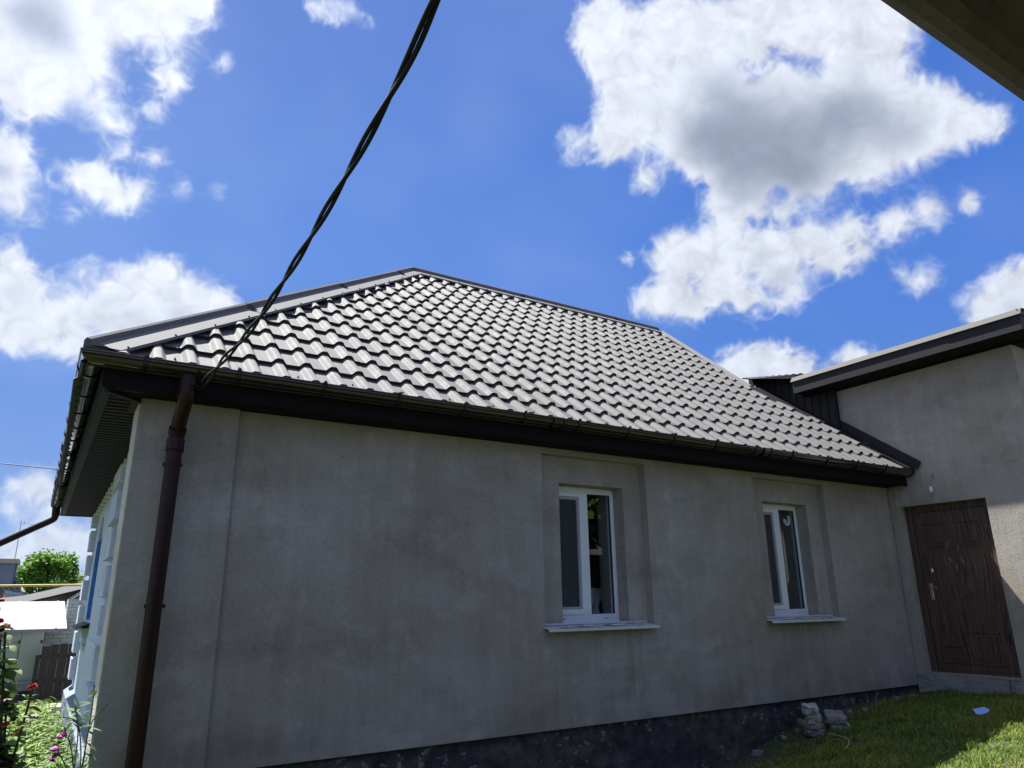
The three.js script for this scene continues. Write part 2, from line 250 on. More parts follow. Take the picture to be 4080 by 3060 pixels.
M.room = std(0.20, 0.19, 0.18, 0.9);
M.sticker = std(0.62, 0.66, 0.68, 0.6);
{ const map = tex(1024, 256, 1.4, 0.5, (u, v) => { const m = smoothstep(oct(nA, u, v, 10, 5, 4, 0.6), 0.02, 0.12), k = smoothstep(oct(nB, u, v, 28, 14, 4, 0.6), 0.2, 0.3); return mix3([0.72, 0.73, 0.74], mix3([0.22, 0.22, 0.23], [0.06, 0.06, 0.06], k), m * 0.8); }); M.sillTop = std(1, 1, 1, 0.5, { map }); }
M.white = std(0.62, 0.63, 0.63, 0.4);
M.chrome = phys(0.62, 0.60, 0.57, 0.22, { metalness: 1 });
M.cable = phys(0.009, 0.009, 0.010, 0.6, { specularIntensity: 0.4 });
M.wireBlue = std(0.05, 0.07, 0.11, 0.5);

// ---------------------------------------------------------------- ground
const XF = [-60, 0, 3, 4.5, 5.9, 7, 7.6, 9, 12, 60], YF = [0, -0.02, 0.05, 0.16, 0.31, 0.43, 0.48, 0.52, 0.55, 0.6];
const XN = [-60, 0, 3, 4.6, 5.6, 6.4, 7.5, 9, 12, 60], YN = [0, -0.1, -0.22, -0.16, -0.02, 0.19, 0.36, 0.44, 0.5, 0.6];
function interp(X, Y, x) { if (x <= X[0]) return Y[0]; for (let i = 1; i < X.length; i++) if (x <= X[i]) return lerp(Y[i - 1], Y[i], (x - X[i - 1]) / (X[i] - X[i - 1])); return Y[Y.length - 1]; }
const gn = createNoise2D(rng(31));
const groundY = (x, z) => lerp(interp(XN, YN, x), interp(XF, YF, x), smoothstep(z, 0, 1.7)) + 0.012 * gn(x * 1.7, z * 1.7) + (x < -0.5 && z < -9.4 ? -0.05 : 0);
{
  const line = (near, far) => { const a = []; for (let x = -4; x <= 11; x += 0.25) a.push(x); for (let x = 13; x < far; x *= 1.5) { a.push(x); a.unshift(-x + 9); } return a; };
  const xs = line(0, 900), zs = line(0, 900).map((z) => z - 2).sort((a, b) => a - b); xs.sort((a, b) => a - b);
  const pos = [], idx = [], uv = [];
  zs.forEach((z, j) => xs.forEach((x, i) => { pos.push(x, groundY(x, z), z); uv.push(x, z); if (i && j) { const a = j * xs.length + i; idx.push(a - 1 - xs.length, a - 1, a, a - 1 - xs.length, a, a - xs.length); } }));
  const g = new THREE.BufferGeometry(); g.setAttribute('position', new THREE.Float32BufferAttribute(pos, 3)); g.setAttribute('uv', new THREE.Float32BufferAttribute(uv, 2)); g.setIndex(idx); g.computeVertexNormals();
  const map = tex(1024, 1024, 3, 3, (u, v) => { const a = oct(nA, u, v, 6, 6, 5, 0.6), b = oct(nB, u, v, 80, 80, 3, 0.6); return mul(mix3([0.045, 0.062, 0.020], [0.075, 0.062, 0.042], smoothstep(a + 0.4 * b, 0.15, 0.6)), 1 + 0.5 * b); });
  const bump = tex(512, 512, 3, 3, (u, v) => 0.5 + 0.3 * oct(nB, u, v, 40, 40, 4, 0.6), false);
  const m = new THREE.Mesh(g, std(1, 1, 1, 0.97, { map, bumpMap: bump, bumpScale: 0.03 })); m.name = 'ground'; m.receiveShadow = true; m.userData.kind = 'structure'; scene.add(m);
}

// ---------------------------------------------------------------- the rendered house
const house = thing('house', 'grey rendered single storey house with dark hipped tile roof and two white windows', 'house');
const WALL_X = 9.163, TOP = 3.02, BOT = 0.526;
const REC = [[3.462, 4.768], [6.44, 7.746]], OPEN = [[3.72, 4.525], [6.69, 7.49]], OY = [1.392, 2.70], RY = [1.36, 2.957];
{
  const outer = extr(rectWithHoles(0.677, WALL_X + 0.05, BOT, TOP, REC.map((r) => [r[0], r[1], RY[0], RY[1]])), 0.101); outer.translate(0, 0, -0.131);
  const inner = extr(rectWithHoles(0.02, WALL_X + 0.05, BOT + 0.01, TOP - 0.01, OPEN.map((r) => [r[0], r[1], OY[0], OY[1]])), 0.42); inner.translate(0, 0, -0.55);
  outer.translate(0, 0, -0.008); obj('front_wall', [outer, inner], M.plaster, house);
  obj('pilaster', [rbx(0, 0.678, BOT - 0.35, TOP, -0.4, 0, 0.006)], M.plaster, house);
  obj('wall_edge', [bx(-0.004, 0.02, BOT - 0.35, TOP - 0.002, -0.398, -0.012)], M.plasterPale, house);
  obj('plinth', [bx(0.03, WALL_X, -0.7, BOT + 0.02, -0.4, -0.07)], M.plinth, house);
  obj('back_wall', [bx(0.2, WALL_X, -0.3, TOP, -7.9, -7.6), bx(WALL_X - 0.25, WALL_X - 0.01, -0.3, TOP, -7.6, -0.55)], M.whitewash, house);
  obj('room_interior', [bx(0.45, WALL_X - 0.25, 0.5, 0.6, -7.6, -0.55), bx(0.45, WALL_X - 0.25, 2.9, 3.0, -7.6, -0.55), bx(0.45, WALL_X - 0.25, 0.6, 2.9, -4.1, -4.0), bx(5.5, 5.6, 0.6, 2.9, -4.0, -0.552)], M.room, house);
}
// old whitewashed side with quoins and one blue window
{
  const side = new THREE.Shape(); side.moveTo(0.4, -0.3); side.lineTo(7.9, -0.3); side.lineTo(7.9, TOP); side.lineTo(0.4, TOP); side.closePath();
  const arch = (P, z0, z1, y0, y1, yt, shoulder) => { const s = new P(); s.moveTo(z0, y0); s.lineTo(z1, y0); s.lineTo(z1, y1); s.lineTo(z1 - shoulder, y1); s.quadraticCurveTo(z1 - shoulder, yt, (z0 + z1) / 2, yt); s.quadraticCurveTo(z0 + shoulder, yt, z0 + shoulder, y1); s.lineTo(z0, y1); s.closePath(); return s; };
  side.holes = [arch(THREE.Path, 5.6, 6.75, 1.42, 2.5, 2.8, 0.12), rectPath(THREE.Path, 1.35, 2.35, 1.38, 2.5)];
  const g = extr(side, 0.24); g.rotateY(Math.PI / 2); g.translate(0.16, 0, 0);
  obj('side_wall', [g], M.whitewash, house);
  for (const [z0, z1] of [[-3.45, -2.55], [-7.9, -7.3]]) for (let k = 0; k < 6; k++) { const y = 2.42 - 0.367 * k - (k === 5 ? 0 : 0); obj('quoin', [rbx(0.085, 0.165, y, y + 0.29, z0 + (k % 2) * 0.05, z1 - (k % 2) * 0.03, 0.012)], M.quoin, house); }
  for (const [z0, z1] of [[-3.45, -2.55], [-7.9, -7.3]]) obj('quoin', [rbx(0.085, 0.165, 2.79, 2.97, z0, z1, 0.012)], M.quoin, house);
  for (let k = 0; k < 17; k++) obj('dentil', [rbx(0.10, 0.165, 2.93, 3.015, -0.75 - k * 0.42 - 0.13, -0.75 - k * 0.42, 0.008)], M.quoin, house);
  const w = grp('side_window', house); tag(w, 'blue painted window in the whitewashed side wall');
  const fr = arch(THREE.Shape, 5.6, 6.75, 1.42, 2.5, 2.8, 0.12); fr.holes = [rectPath(THREE.Path, 5.72, 6.12, 1.52, 2.4), rectPath(THREE.Path, 6.23, 6.63, 1.52, 2.4)];
  const fg = extr(fr, 0.05); fg.rotateY(Math.PI / 2); fg.translate(0.235, 0, 0); obj('window_frame', [fg], M.blue, w);
  obj('window_reveal', [bx(0.165, 0.235, 1.43, 2.5, -6.748, -6.735), bx(0.165, 0.235, 2.49, 2.5, -6.73, -5.61)], M.blue, w);
  obj('pane', [bx(0.255, 0.262, 1.5, 2.42, -6.65, -5.7)], M.glass, w);
  obj('window_sill', [slab([[0.02, 1.345, -5.42], [0.02, 1.345, -6.95], [0.23, 1.42, -6.95], [0.23, 1.42, -5.42]].reverse(), 0.012), bx(0.016, 0.024, 1.315, 1.347, -6.95, -5.42)], M.darkSteel, w);
  for (let k = 0; k < 3; k++) obj('corbel', [rbx(0.085 + k * 0.02, 0.17, 1.24 - k * 0.1, 1.335 - k * 0.1, -6.6 + k * 0.12, -5.62 - k * 0.12, 0.01)], M.quoin, house);
  const w2 = grp('side_window', house); tag(w2, 'second side window beside the rendered corner');
  const f2 = extr(rectWithHoles(1.35, 2.35, 1.38, 2.5, [[1.45, 2.25, 1.48, 2.4]]), 0.05); f2.rotateY(Math.PI / 2); f2.translate(0.3, 0, 0); obj('window_frame', [f2], M.white, w2);
  obj('pane', [bx(0.32, 0.326, 1.46, 2.42, -2.28, -1.42)], M.glass, w2);
  obj('window_sill', [slab([[0.015, 1.31, -1.2], [0.015, 1.31, -2.5], [0.3, 1.4, -2.5], [0.3, 1.4, -1.2]].reverse(), 0.012), bx(0.011, 0.019, 1.28, 1.312, -2.5, -1.2)], M.white, w2);
  obj('side_plinth', [slab([[0.06, 0.40, -0.42], [0.16, 0.47, -0.42], [0.16, 0.47, -7.92], [0.06, 0.40, -7.92]], 0.05), bx(0.06, 0.3, -0.5, 0.40, -7.92, -0.42)], M.bluePlinth, house);
}
// windows
for (let k = 0; k < 2; k++) {
  const w = grp('window', house), [a, b] = OPEN[k], [y0, y1] = OY, zf = -0.28, mc = (a + b) / 2;
  tag(w, k ? 'narrower looking white plastic window with a crescent sticker on its pane' : 'white plastic window nearer the pilaster');
  obj('window_frame', [rbx(a, a + 0.05, y0 + 0.075, y1, zf - 0.07, zf), rbx(b - 0.045, b, y0 + 0.075, y1, zf - 0.07, zf), rbx(a + 0.05, b - 0.045, y1 - 0.06, y1, zf - 0.07, zf), rbx(a, b, y0, y0 + 0.076, zf - 0.07, zf + 0.004)], M.upvc, w);
  obj('mullion', [rbx(mc - 0.05, mc + 0.055, y0 + 0.074, y1 - 0.055, zf - 0.07, zf + 0.006)], M.upvc, w);
  const X0 = a + 0.045, X1 = mc - 0.048, Y0 = y0 + 0.072, Y1 = y1 - 0.056;
  obj('sash', [rbx(X0, X1, Y1 - 0.045, Y1, zf - 0.06, zf + 0.012), rbx(X0, X1, Y0, Y0 + 0.05, zf - 0.06, zf + 0.012), rbx(X0, X0 + 0.03, Y0 + 0.05, Y1 - 0.045, zf - 0.06, zf + 0.01)], M.upvc, w);
  obj('screen_frame', [rbx(X1 - 0.03, X1 + 0.003, Y0 + 0.05, Y1 - 0.044, zf - 0.055, zf + 0.002, 0.003), rbx(X0 + 0.02, X1 - 0.03, Y1 - 0.075, Y1 - 0.044, zf - 0.055, zf + 0.002, 0.003), rbx(X0 + 0.02, X1 - 0.03, Y0 + 0.049, Y0 + 0.075, zf - 0.055, zf + 0.002, 0.003)], M.screenFrame, w);
  obj('pane', [bx(X0 + 0.025, X1 - 0.025, Y0 + 0.06, Y1 - 0.06, zf - 0.035, zf - 0.029)], M.glass, w);
  obj('insect_screen', [bx(X0 + 0.025, X1 - 0.026, Y0 + 0.06, Y1 - 0.06, zf - 0.02, zf - 0.018)], M.mesh, w);
  obj('pane', [bx(mc + 0.05, b - 0.04, Y0 - 0.01, Y1 + 0.01, zf - 0.04, zf - 0.034)], M.glass, w);
  obj('gasket', [bx(b - 0.052, b - 0.044, Y0, Y1, zf - 0.03, zf - 0.008), bx(mc + 0.054, b - 0.052, Y0 + 0.002, Y0 + 0.008, zf - 0.03, zf - 0.008), bx(mc + 0.054, b - 0.052, Y1 - 0.007, Y1 - 0.001, zf - 0.03, zf - 0.008)], M.gasket, w);
  for (const g of [bx(a + 0.1, a + 0.13, y0 + 0.03, y0 + 0.037, zf + 0.002, zf + 0.006), bx(b - 0.19, b - 0.16, y0 + 0.03, y0 + 0.037, zf + 0.002, zf + 0.006)]) obj('drain_cap', g, M.gasket, w);
  const s0 = REC[k][0] - 0.025, s1 = REC[k][1] - 0.015;
  const sill = obj('window_sill', [slab([[s0, 1.357, 0.05], [s1, 1.357, 0.05], [s1, 1.394, -0.279], [s0, 1.394, -0.279]], 0.004), bx(s0, s1, 1.332, 1.3575, 0.047, 0.052), rbx(REC[k][0] + 0.01, REC[k][1] - 0.05, 1.384, 1.398, -0.105, -0.095, 0.002)], M.white, w);
  const r = rng(40 + k), film = [];
  for (let i = 0; i < 16; i++) { const x = s0 + 0.1 + r() * (s1 - s0 - 0.35), z = -0.06 + r() * 0.07, L = 0.08 + r() * 0.2, y = 1.3535 + (0.05 - z) * 0.1125 + 0.006; film.push(slab([[x, y - 0.003 + r() * 0.004, z + 0.03 * r() + 0.02], [x + L, y + r() * 0.008, z + 0.03 * r() + 0.02], [x + L * (0.7 + r() * 0.3), y + 0.004 + r() * 0.012, z - 0.03], [x + 0.04 * r(), y + 0.003, z - 0.03 - 0.02 * r()]], 0.0015)); }
  obj('protective_film', film, M.sillTop, w);
  if (!k) {  // pole and cloths added indoors, standing in for a reflection in the pane
    obj('reflected_pole', [cyl([4.235, 2.68, -0.56], [4.385, 2.02, -0.66], 0.011, 0.013, 10)], M.white, w);
    const roll = new THREE.CylinderGeometry(0.03, 0.045, 0.62, 18, 14); { const p = roll.attributes.position; for (let i = 0; i < p.count; i++) { const an = Math.atan2(p.getZ(i), p.getX(i)), f = 1 + 0.22 * Math.sin(an * 5 + p.getY(i) * 9); p.setX(i, p.getX(i) * f); p.setZ(i, p.getZ(i) * f); } roll.computeVertexNormals(); roll.rotateZ(0.2); roll.translate(4.43, 1.78, -0.7); } obj('reflected_roll', [roll], std(0.5, 0.49, 0.5, 0.9), w);
    const cl = new THREE.PlaneGeometry(0.42, 0.34, 24, 16); { const p = cl.attributes.position; for (let i = 0; i < p.count; i++) { const X = p.getX(i), Y = p.getY(i); p.setZ(i, 0.035 * Math.sin(X * 24 + Y * 14) + 0.02 * Math.sin(X * 50 - Y * 20)); p.setX(i, X * (1 - 0.5 * (0.17 - Y))); } cl.computeVertexNormals(); cl.rotateZ(-0.1); cl.translate(4.40, 1.56, -0.62); } obj('reflected_cloth', [cl], std(0.66, 0.55, 0.53, 0.9), w);
  }
  if (k) {
    const SX = 7.335, SY = 2.522, R = 0.068, s = new THREE.Shape(); s.absarc(0, 0, R, 2.5, 7.3, false); s.absarc(-0.016, 0.012, R * 0.66, 7.25, 2.55, true); s.closePath();
    const c1 = new THREE.Shape(); c1.moveTo(-0.05, -0.035); c1.quadraticCurveTo(-0.042, 0.0, -0.052, 0.018); c1.lineTo(-0.042, 0.012); c1.lineTo(-0.034, 0.02); c1.quadraticCurveTo(-0.028, 0, -0.024, -0.04); c1.closePath();
    const c2 = new THREE.Shape(); c2.moveTo(-0.022, -0.042); c2.quadraticCurveTo(-0.022, -0.005, -0.026, 0.014); c2.lineTo(-0.017, 0.008); c2.lineTo(-0.008, 0.015); c2.quadraticCurveTo(-0.002, -0.01, 0.002, -0.05); c2.closePath();
    const g = [s, c1, c2].map((q) => extr(q, 0.001)); g.forEach((q) => q.translate(SX, SY, zf - 0.0325)); obj('sticker', g, M.sticker, w);
  }
}

// ---------------------------------------------------------------- main roof
const TAN = 0.7984, CO = 0.7815, SI = 0.6239, YE = 3.149, ZE = 0.355;
const RP = (x, s, h) => V3(x, YE + s * SI + h * CO, ZE - s * CO + h * SI);
const roof = grp('roof', house); tag(roof, 'dark brown pressed steel tile roof');
const HIPX = -0.4065, S_TOP = (ZE + 3.656) / CO, APEX = [3.656, RP(0, S_TOP, 0).y, -3.656];
const rightEdge = (z) => interp([-3.69, -1.6, -0.93, -0.21, 0.4], [8.66, 8.41, 8.83, 9.12, 9.15], z);
const hipAt = (s) => HIPX + (0.4065 - (ZE - s * CO));                // plan hip line
{
  const PITCH = 0.2155, STEP = 0.346, X0 = -0.063, us = [0, 0.18, 0.215, 0.25, 0.285, 0.32, 0.36, 0.42, 0.5, 0.58, 0.64, 0.68, 0.715, 0.75, 0.785, 0.82, 1];
  const prof = (u) => { const d = Math.abs(u - 0.5) / 0.275; return 0.001 + (d < 1.0 ? 0.040 * (1 - 0.14 * d * d - 0.86 * smoothstep(d, 0.3, 1.04)) : 0); }, dprof = (u) => (prof(u + 0.01) - prof(u - 0.01)) / 0.02 / PITCH;
  // tris in (x, s, h) with normals; polygons clipped by half planes a*x + b*s <= c
  function tileGeo(clips, uvo) {
    const polys = [], rise = (t) => 0.032 - 0.028 * t;
    const vert = (u, t) => ({ p: [u * PITCH, t * STEP, prof(u) + rise(t)], n: [-dprof(u), 0.07, 1] });
    for (let i = 0; i < us.length - 1; i++) polys.push([vert(us[i], 0), vert(us[i + 1], 0), vert(us[i + 1], 1.10), vert(us[i], 1.10)]);
    const low = (u, dh, ds, n) => ({ p: [u * PITCH, ds, prof(u) + 0.032 + dh], n });
    for (let i = 0; i < us.length - 1; i++) polys.push([low(us[i], -0.037, 0.022, [0, -1, -0.6]), low(us[i + 1], -0.037, 0.022, [0, -1, -0.6]), low(us[i + 1], 0, 0, [0, -1, -0.6]), low(us[i], 0, 0, [0, -1, -0.6])]);
    const pos = [], nor = [], uv = [];
    for (let poly of polys) {
      for (const [a, b, c] of clips) {
        const out = []; for (let i = 0; i < poly.length; i++) { const A = poly[i], B = poly[(i + 1) % poly.length], da = a * A.p[0] + b * A.p[1] - c, db = a * B.p[0] + b * B.p[1] - c; if (da <= 0) out.push(A); if (da * db < 0) { const t = da / (da - db); out.push({ p: A.p.map((v, k) => lerp(v, B.p[k], t)), n: A.n }); } }
        poly = out; if (poly.length < 3) break;
      }
      for (let i = 1; i < poly.length - 1; i++) for (const v of [poly[0], poly[i], poly[i + 1]]) {
        const [x, s, h] = v.p, [nx, ns, nh] = v.n, N = V3(nx, ns * SI + nh * CO, -ns * CO + nh * SI).normalize();
        pos.push(x, s * SI + h * CO, -s * CO + h * SI); nor.push(N.x, N.y, N.z); uv.push(x + uvo[0], s + uvo[1]);
      }
    }
    if (!pos.length) return null;
    const g = new THREE.BufferGeometry(); g.setAttribute('position', new THREE.Float32BufferAttribute(pos, 3)); g.setAttribute('normal', new THREE.Float32BufferAttribute(nor, 3)); g.setAttribute('uv', new THREE.Float32BufferAttribute(uv, 2)); return g;
  }
  const r = rng(9), variants = [...Array(10)].map(() => tileGeo([], [r() * 2.6, r() * 2.6])), tiles = [];
  for (let j = 0; j < 15; j++) for (let i = -2; i < 44; i++) {
    const x = X0 + i * PITCH, s = j * STEP, zc = ZE - (s + STEP / 2) * CO, xr = rightEdge(zc), clips = [], hip0 = hipAt(s), hip1 = hipAt(s + STEP);
    if (x + PITCH < hip0 || x > xr) continue;
    if (x < hip1 + 0.06) { const dx = hip1 - hip0; clips.push([-STEP, dx, -STEP * (hip0 + 0.05 - x)]); }       // keep right of the hip
    if (x + PITCH > xr - 0.12) { const a = rightEdge(ZE - s * CO), b = rightEdge(ZE - (s + STEP) * CO); clips.push([STEP, -(b - a), STEP * (a - x)]); }
    if (s + STEP > S_TOP) clips.push([0, 1, S_TOP - s]);
    const g = clips.length ? tileGeo(clips, [r() * 2.6, r() * 2.6]) : variants[Math.floor(r() * 10)]; if (!g) continue;
    const p = RP(x, s, 0.0012 * r() + (Math.floor((i + 2) / 5) % 2) * 0.003); tiles.push({ g, p, d: p.distanceTo(camera.position) * (clips.length ? 1 : 1) });
  }
  tiles.sort((a, b) => a.d - b.d);
  tiles.slice(0, 300).forEach((t) => { const m = share('roof_tile', t.g, M.tile, roof); m.position.copy(t.p); });
  const rest = mergeGeometries(tiles.slice(300).map((t) => t.g.clone().translate(t.p.x, t.p.y, t.p.z)));
  share('roof_tiles', rest, M.tile, roof).userData.kind = 'stuff';
  // boarding under the tiles and the other slopes
  const q = (x, z) => { const s = (ZE - z) / CO; return RP(x, s, -0.03).toArray(); };
  obj('roof_boarding', [slab([q(-0.36, 0.345), q(9.15, 0.345), q(9.15, -1.72), q(8.42, -1.72), q(8.62, -3.6), q(3.66, -3.62)], 0.03),
    slab([[-0.40, 3.13, 0.34], APEX, [-0.5, 3.13, -8.0]], 0.03), slab([[-0.5, 3.13, -8.0], APEX, [8.64, APEX[1], -3.656], [9.1, 3.13, -8.0]], 0.03), slab([[8.42, RP(0, (ZE + 1.6) / CO, 0).y, -1.62], [10.6, 4.4, -3.6], [8.64, APEX[1], -3.656]], 0.03)], M.under, roof);
  // side slope tiles, plain long waves
  const wav = []; for (let k = 0; k < 38; k++) { const z0 = 0.25 - k * 0.2155, zc = z0 - 0.1, run = Math.min(3.9, Math.max(0.1, zc > -3.656 ? 0.2 - zc : zc + 7.8)) - 0.1; wav.push(slab([[-0.42, 3.07, z0], [-0.42 + run, 3.07 + run * TAN, z0], [-0.42 + run, 3.10 + run * TAN, zc], [-0.42, 3.10, zc]].reverse(), 0.01), slab([[-0.42, 3.10, zc], [-0.42 + run, 3.10 + run * TAN, zc], [-0.42 + run, 3.07 + run * TAN, z0 - 0.2155], [-0.42, 3.07, z0 - 0.2155]].reverse(), 0.01)); }
  const ws = obj('roof_sheet', wav, M.tile, roof);
  // caps along hips and ridge
  function cap(name, A, B, w1, n1, w2, n2, half, len) {
    const dir = B.clone().sub(A), L = dir.length(); dir.normalize(); const n = Math.ceil(L / len), up = n1.clone().add(n2).normalize();
    const at = (w, nn, a, h) => w.clone().multiplyScalar(a).addScaledVector(up, h / Math.max(0.3, nn.dot(up)));
    for (let k = 0; k < n; k++) {
      const lift = 0.003 * (k % 2), P = [at(w1, n1, half, 0.055), at(w1, n1, half - 0.004, 0.072), at(w1, n1, 0.022, 0.078), at(w1, n1, 0.018, 0.108), at(w1, n1, 0, 0.114), at(w2, n2, 0.018, 0.108), at(w2, n2, 0.022, 0.078), at(w2, n2, half, 0.072), at(w2, n2, half, 0.055)].map((v) => v.addScaledVector(up, lift));
      const trim = (v) => { if (Math.abs(dir.y) < 0.1) return v; let t = 0; if (dir.z < 0) t = Math.max(t, (v.z - 0.385) / -dir.z); else t = Math.max(t, (-7.99 - v.z) / dir.z); t = Math.max(t, (-0.40 - v.x) / dir.x); return v.addScaledVector(dir, t); };
      const a = A.clone().addScaledVector(dir, k * len - (k ? 0.04 : 0)), b = A.clone().addScaledVector(dir, Math.min(L, (k + 1) * len)), pos = [];
      for (let i = 0; i < P.length - 1; i++) { const p = [trim(a.clone().add(P[i])), b.clone().add(P[i]), b.clone().add(P[i + 1]), trim(a.clone().add(P[i + 1]))]; for (const t of [0, 1, 2, 0, 2, 3]) pos.push(...p[t].toArray()); }
      for (const e of [a, b]) for (let i = 1; i < P.length - 1; i++) for (const t of [P[0], P[i], P[i + 1]]) pos.push(...trim(e.clone().add(t)).toArray());
      const g = new THREE.BufferGeometry(); g.setAttribute('position', new THREE.Float32BufferAttribute(pos, 3)); g.computeVertexNormals();
      const m = obj(name, [g], M.trimRoof, roof), sc = [];
      for (let t = 0.25; t < b.distanceTo(a); t += 0.5) { const q = a.clone().addScaledVector(dir, t).add(at(w1, n1, half - 0.014, 0.071)); sc.push(cyl(q.toArray(), q.clone().addScaledVector(n1, 0.012).toArray(), 0.008, 0.008, 6)); }
      if (sc.length) obj('screw', sc, M.screw, roof);
    }
  }
  const nF = V3(0, CO, SI), nL = V3(-SI, CO, 0), nB = V3(0, CO, -SI);
  const A = RP(HIPX + 0.02, 0, 0); A.z = 0.385; A.y = RP(0, 0, 0).y - 0.02; const B = V3(...APEX), hd = B.clone().sub(A).normalize();
  const wF = new THREE.Vector3().crossVectors(hd, nF).normalize(); if (wF.z < 0) wF.negate(); const wL = new THREE.Vector3().crossVectors(hd, nL).normalize(); if (wL.x > 0) wL.negate();
  cap('hip_cap', A, B, wF, nF, wL, nL, 0.165, 2.0);
  cap('ridge_cap', B, V3(8.66, APEX[1], -3.656), V3(0, -SI, CO), nF, V3(0, -SI, -CO), nB, 0.14, 2.0);
  const Ab = V3(-0.48, 3.13, -7.98), hb = B.clone().sub(Ab).normalize(), wB = new THREE.Vector3().crossVectors(hb, nB).normalize(); if (wB.z > 0) wB.negate(); const wL2 = new THREE.Vector3().crossVectors(hb, nL).normalize(); if (wL2.x > 0) wL2.negate();
  cap('hip_cap', Ab, B, wB, nB, wL2, nL, 0.165, 2.0);
  const e0 = RP(8.42, (ZE + 1.6) / CO, 0.05), e1 = RP(8.66, S_TOP, 0.05);
  obj('verge_flashing', [slab([e0.toArray(), e0.clone().add(V3(0.09, 0.03, 0.02)).toArray(), e1.clone().add(V3(0.09, 0.03, 0.02)).toArray(), e1.toArray()], 0.02), slab([e0.clone().add(V3(0.09, 0.035, 0)).toArray(), e0.clone().add(V3(0.1, -0.12, 0)).toArray(), e1.clone().add(V3(0.1, -0.12, 0)).toArray(), e1.clone().add(V3(0.09, 0.035, 0)).toArray()], 0.01)], M.trimRoof, roof);
  // screws in the lowest course
  const sc = []; for (let i = 1; i < 43; i += 2) { const p = RP(X0 + i * PITCH + 0.005, 0.13, 0.022); sc.push(cyl(p.toArray(), p.clone().addScaledVector(nF, 0.014).toArray(), 0.0085, 0.006, 7)); } obj('screw', sc, M.screw, roof);
}
// wall flashing where the slope meets the wing
{
  const a = RP(9.13, 0, 0.05), b = RP(9.13, (ZE + 0.56) / CO, 0.05);
  obj('wall_flashing', [slab([[9.135, 3.20, 0.44], [9.135, 3.29, 0.50], [9.135, b.y + 0.17, -0.56], [9.135, b.y + 0.02, -0.56]], 0.012), slab([[8.98, 3.215, 0.40], [9.135, 3.22, 0.42], [9.135, b.y + 0.03, -0.56], [8.92, b.y + 0.01, -0.56]], 0.01), slab([[8.9, b.y, -0.56], [9.13, b.y + 0.05, -0.56], [9.1, RP(0, (ZE + 1.7) / CO, 0.06).y, -1.7], [8.42, RP(0, (ZE + 1.7) / CO, 0.05).y, -1.7]], 0.01)], M.darkSteel, house);
}

// ---------------------------------------------------------------- eaves: fascia, soffit, gutters, downpipes
const lx = (z, base) => base - 0.0115 * (0.4 - z);
{
  obj('fascia', [rbx(-0.262, WALL_X - 0.01, 3.0, 3.16, 0.236, 0.262, 0.003), slab([[-0.262, 3.0, 0.24], [-0.262, 3.16, 0.24], [lx(-8.04, -0.262), 3.16, -8.04], [lx(-8.04, -0.262), 3.0, -8.04]], 0.02)], M.frontSoffit, house);
  const ribs = [];                                                   // ribbed soffit sheet under the side eave
  const row = (z, y) => [lx(z, -0.24), y, z], row2 = (z, y) => [z > -0.4 ? 0.0 : 0.165, y, z];
  for (let z = 0.235; z > -8.0; z -= 0.105) { const st = [[0, 3.018], [0.018, 3.0], [0.062, 3.0], [0.08, 3.018], [0.105, 3.018]]; for (let i = 0; i < 4; i++) { const za = z - st[i][0], zb = z - st[i + 1][0]; ribs.push(slab([row(za, st[i][1]), row2(za, st[i][1]), row2(zb, st[i + 1][1]), row(zb, st[i + 1][1])], 0.002)); } }
  const sof = obj('side_soffit', ribs, M.soffit, house);
  obj('soffit_trim', [slab([[lx(0.25, -0.25), 2.992, 0.25], [lx(0.25, -0.195), 2.992, 0.25], [lx(-8, -0.195), 2.992, -8], [lx(-8, -0.25), 2.992, -8]].reverse(), 0.03), slab([[-0.215, 2.99, 0.235], [0.0, 2.99, 0.03], [0.0, 2.99, -0.02], [-0.235, 2.99, 0.2]], 0.02), bx(-0.05, -0.004, 2.99, 2.999, -0.4, 0.0)], M.soffit, sof);
  const fr = []; for (let x = -0.2; x < 9.1; x += 0.105) fr.push(bx(x, x + 0.06, 3.012, 3.02, 0.002, 0.236)); fr.push(bx(-0.2, 9.15, 3.014, 3.03, 0.0015, 0.236), bx(0.68, 9.15, 3.013, 3.04, -0.3, 0.001));
  obj('front_soffit', fr, M.frontSoffit, house);
  obj('soffit_end', [bx(lx(-8, -0.26), 0.17, 2.985, 3.1, -8.06, -8.03)], M.soffit, house);
}
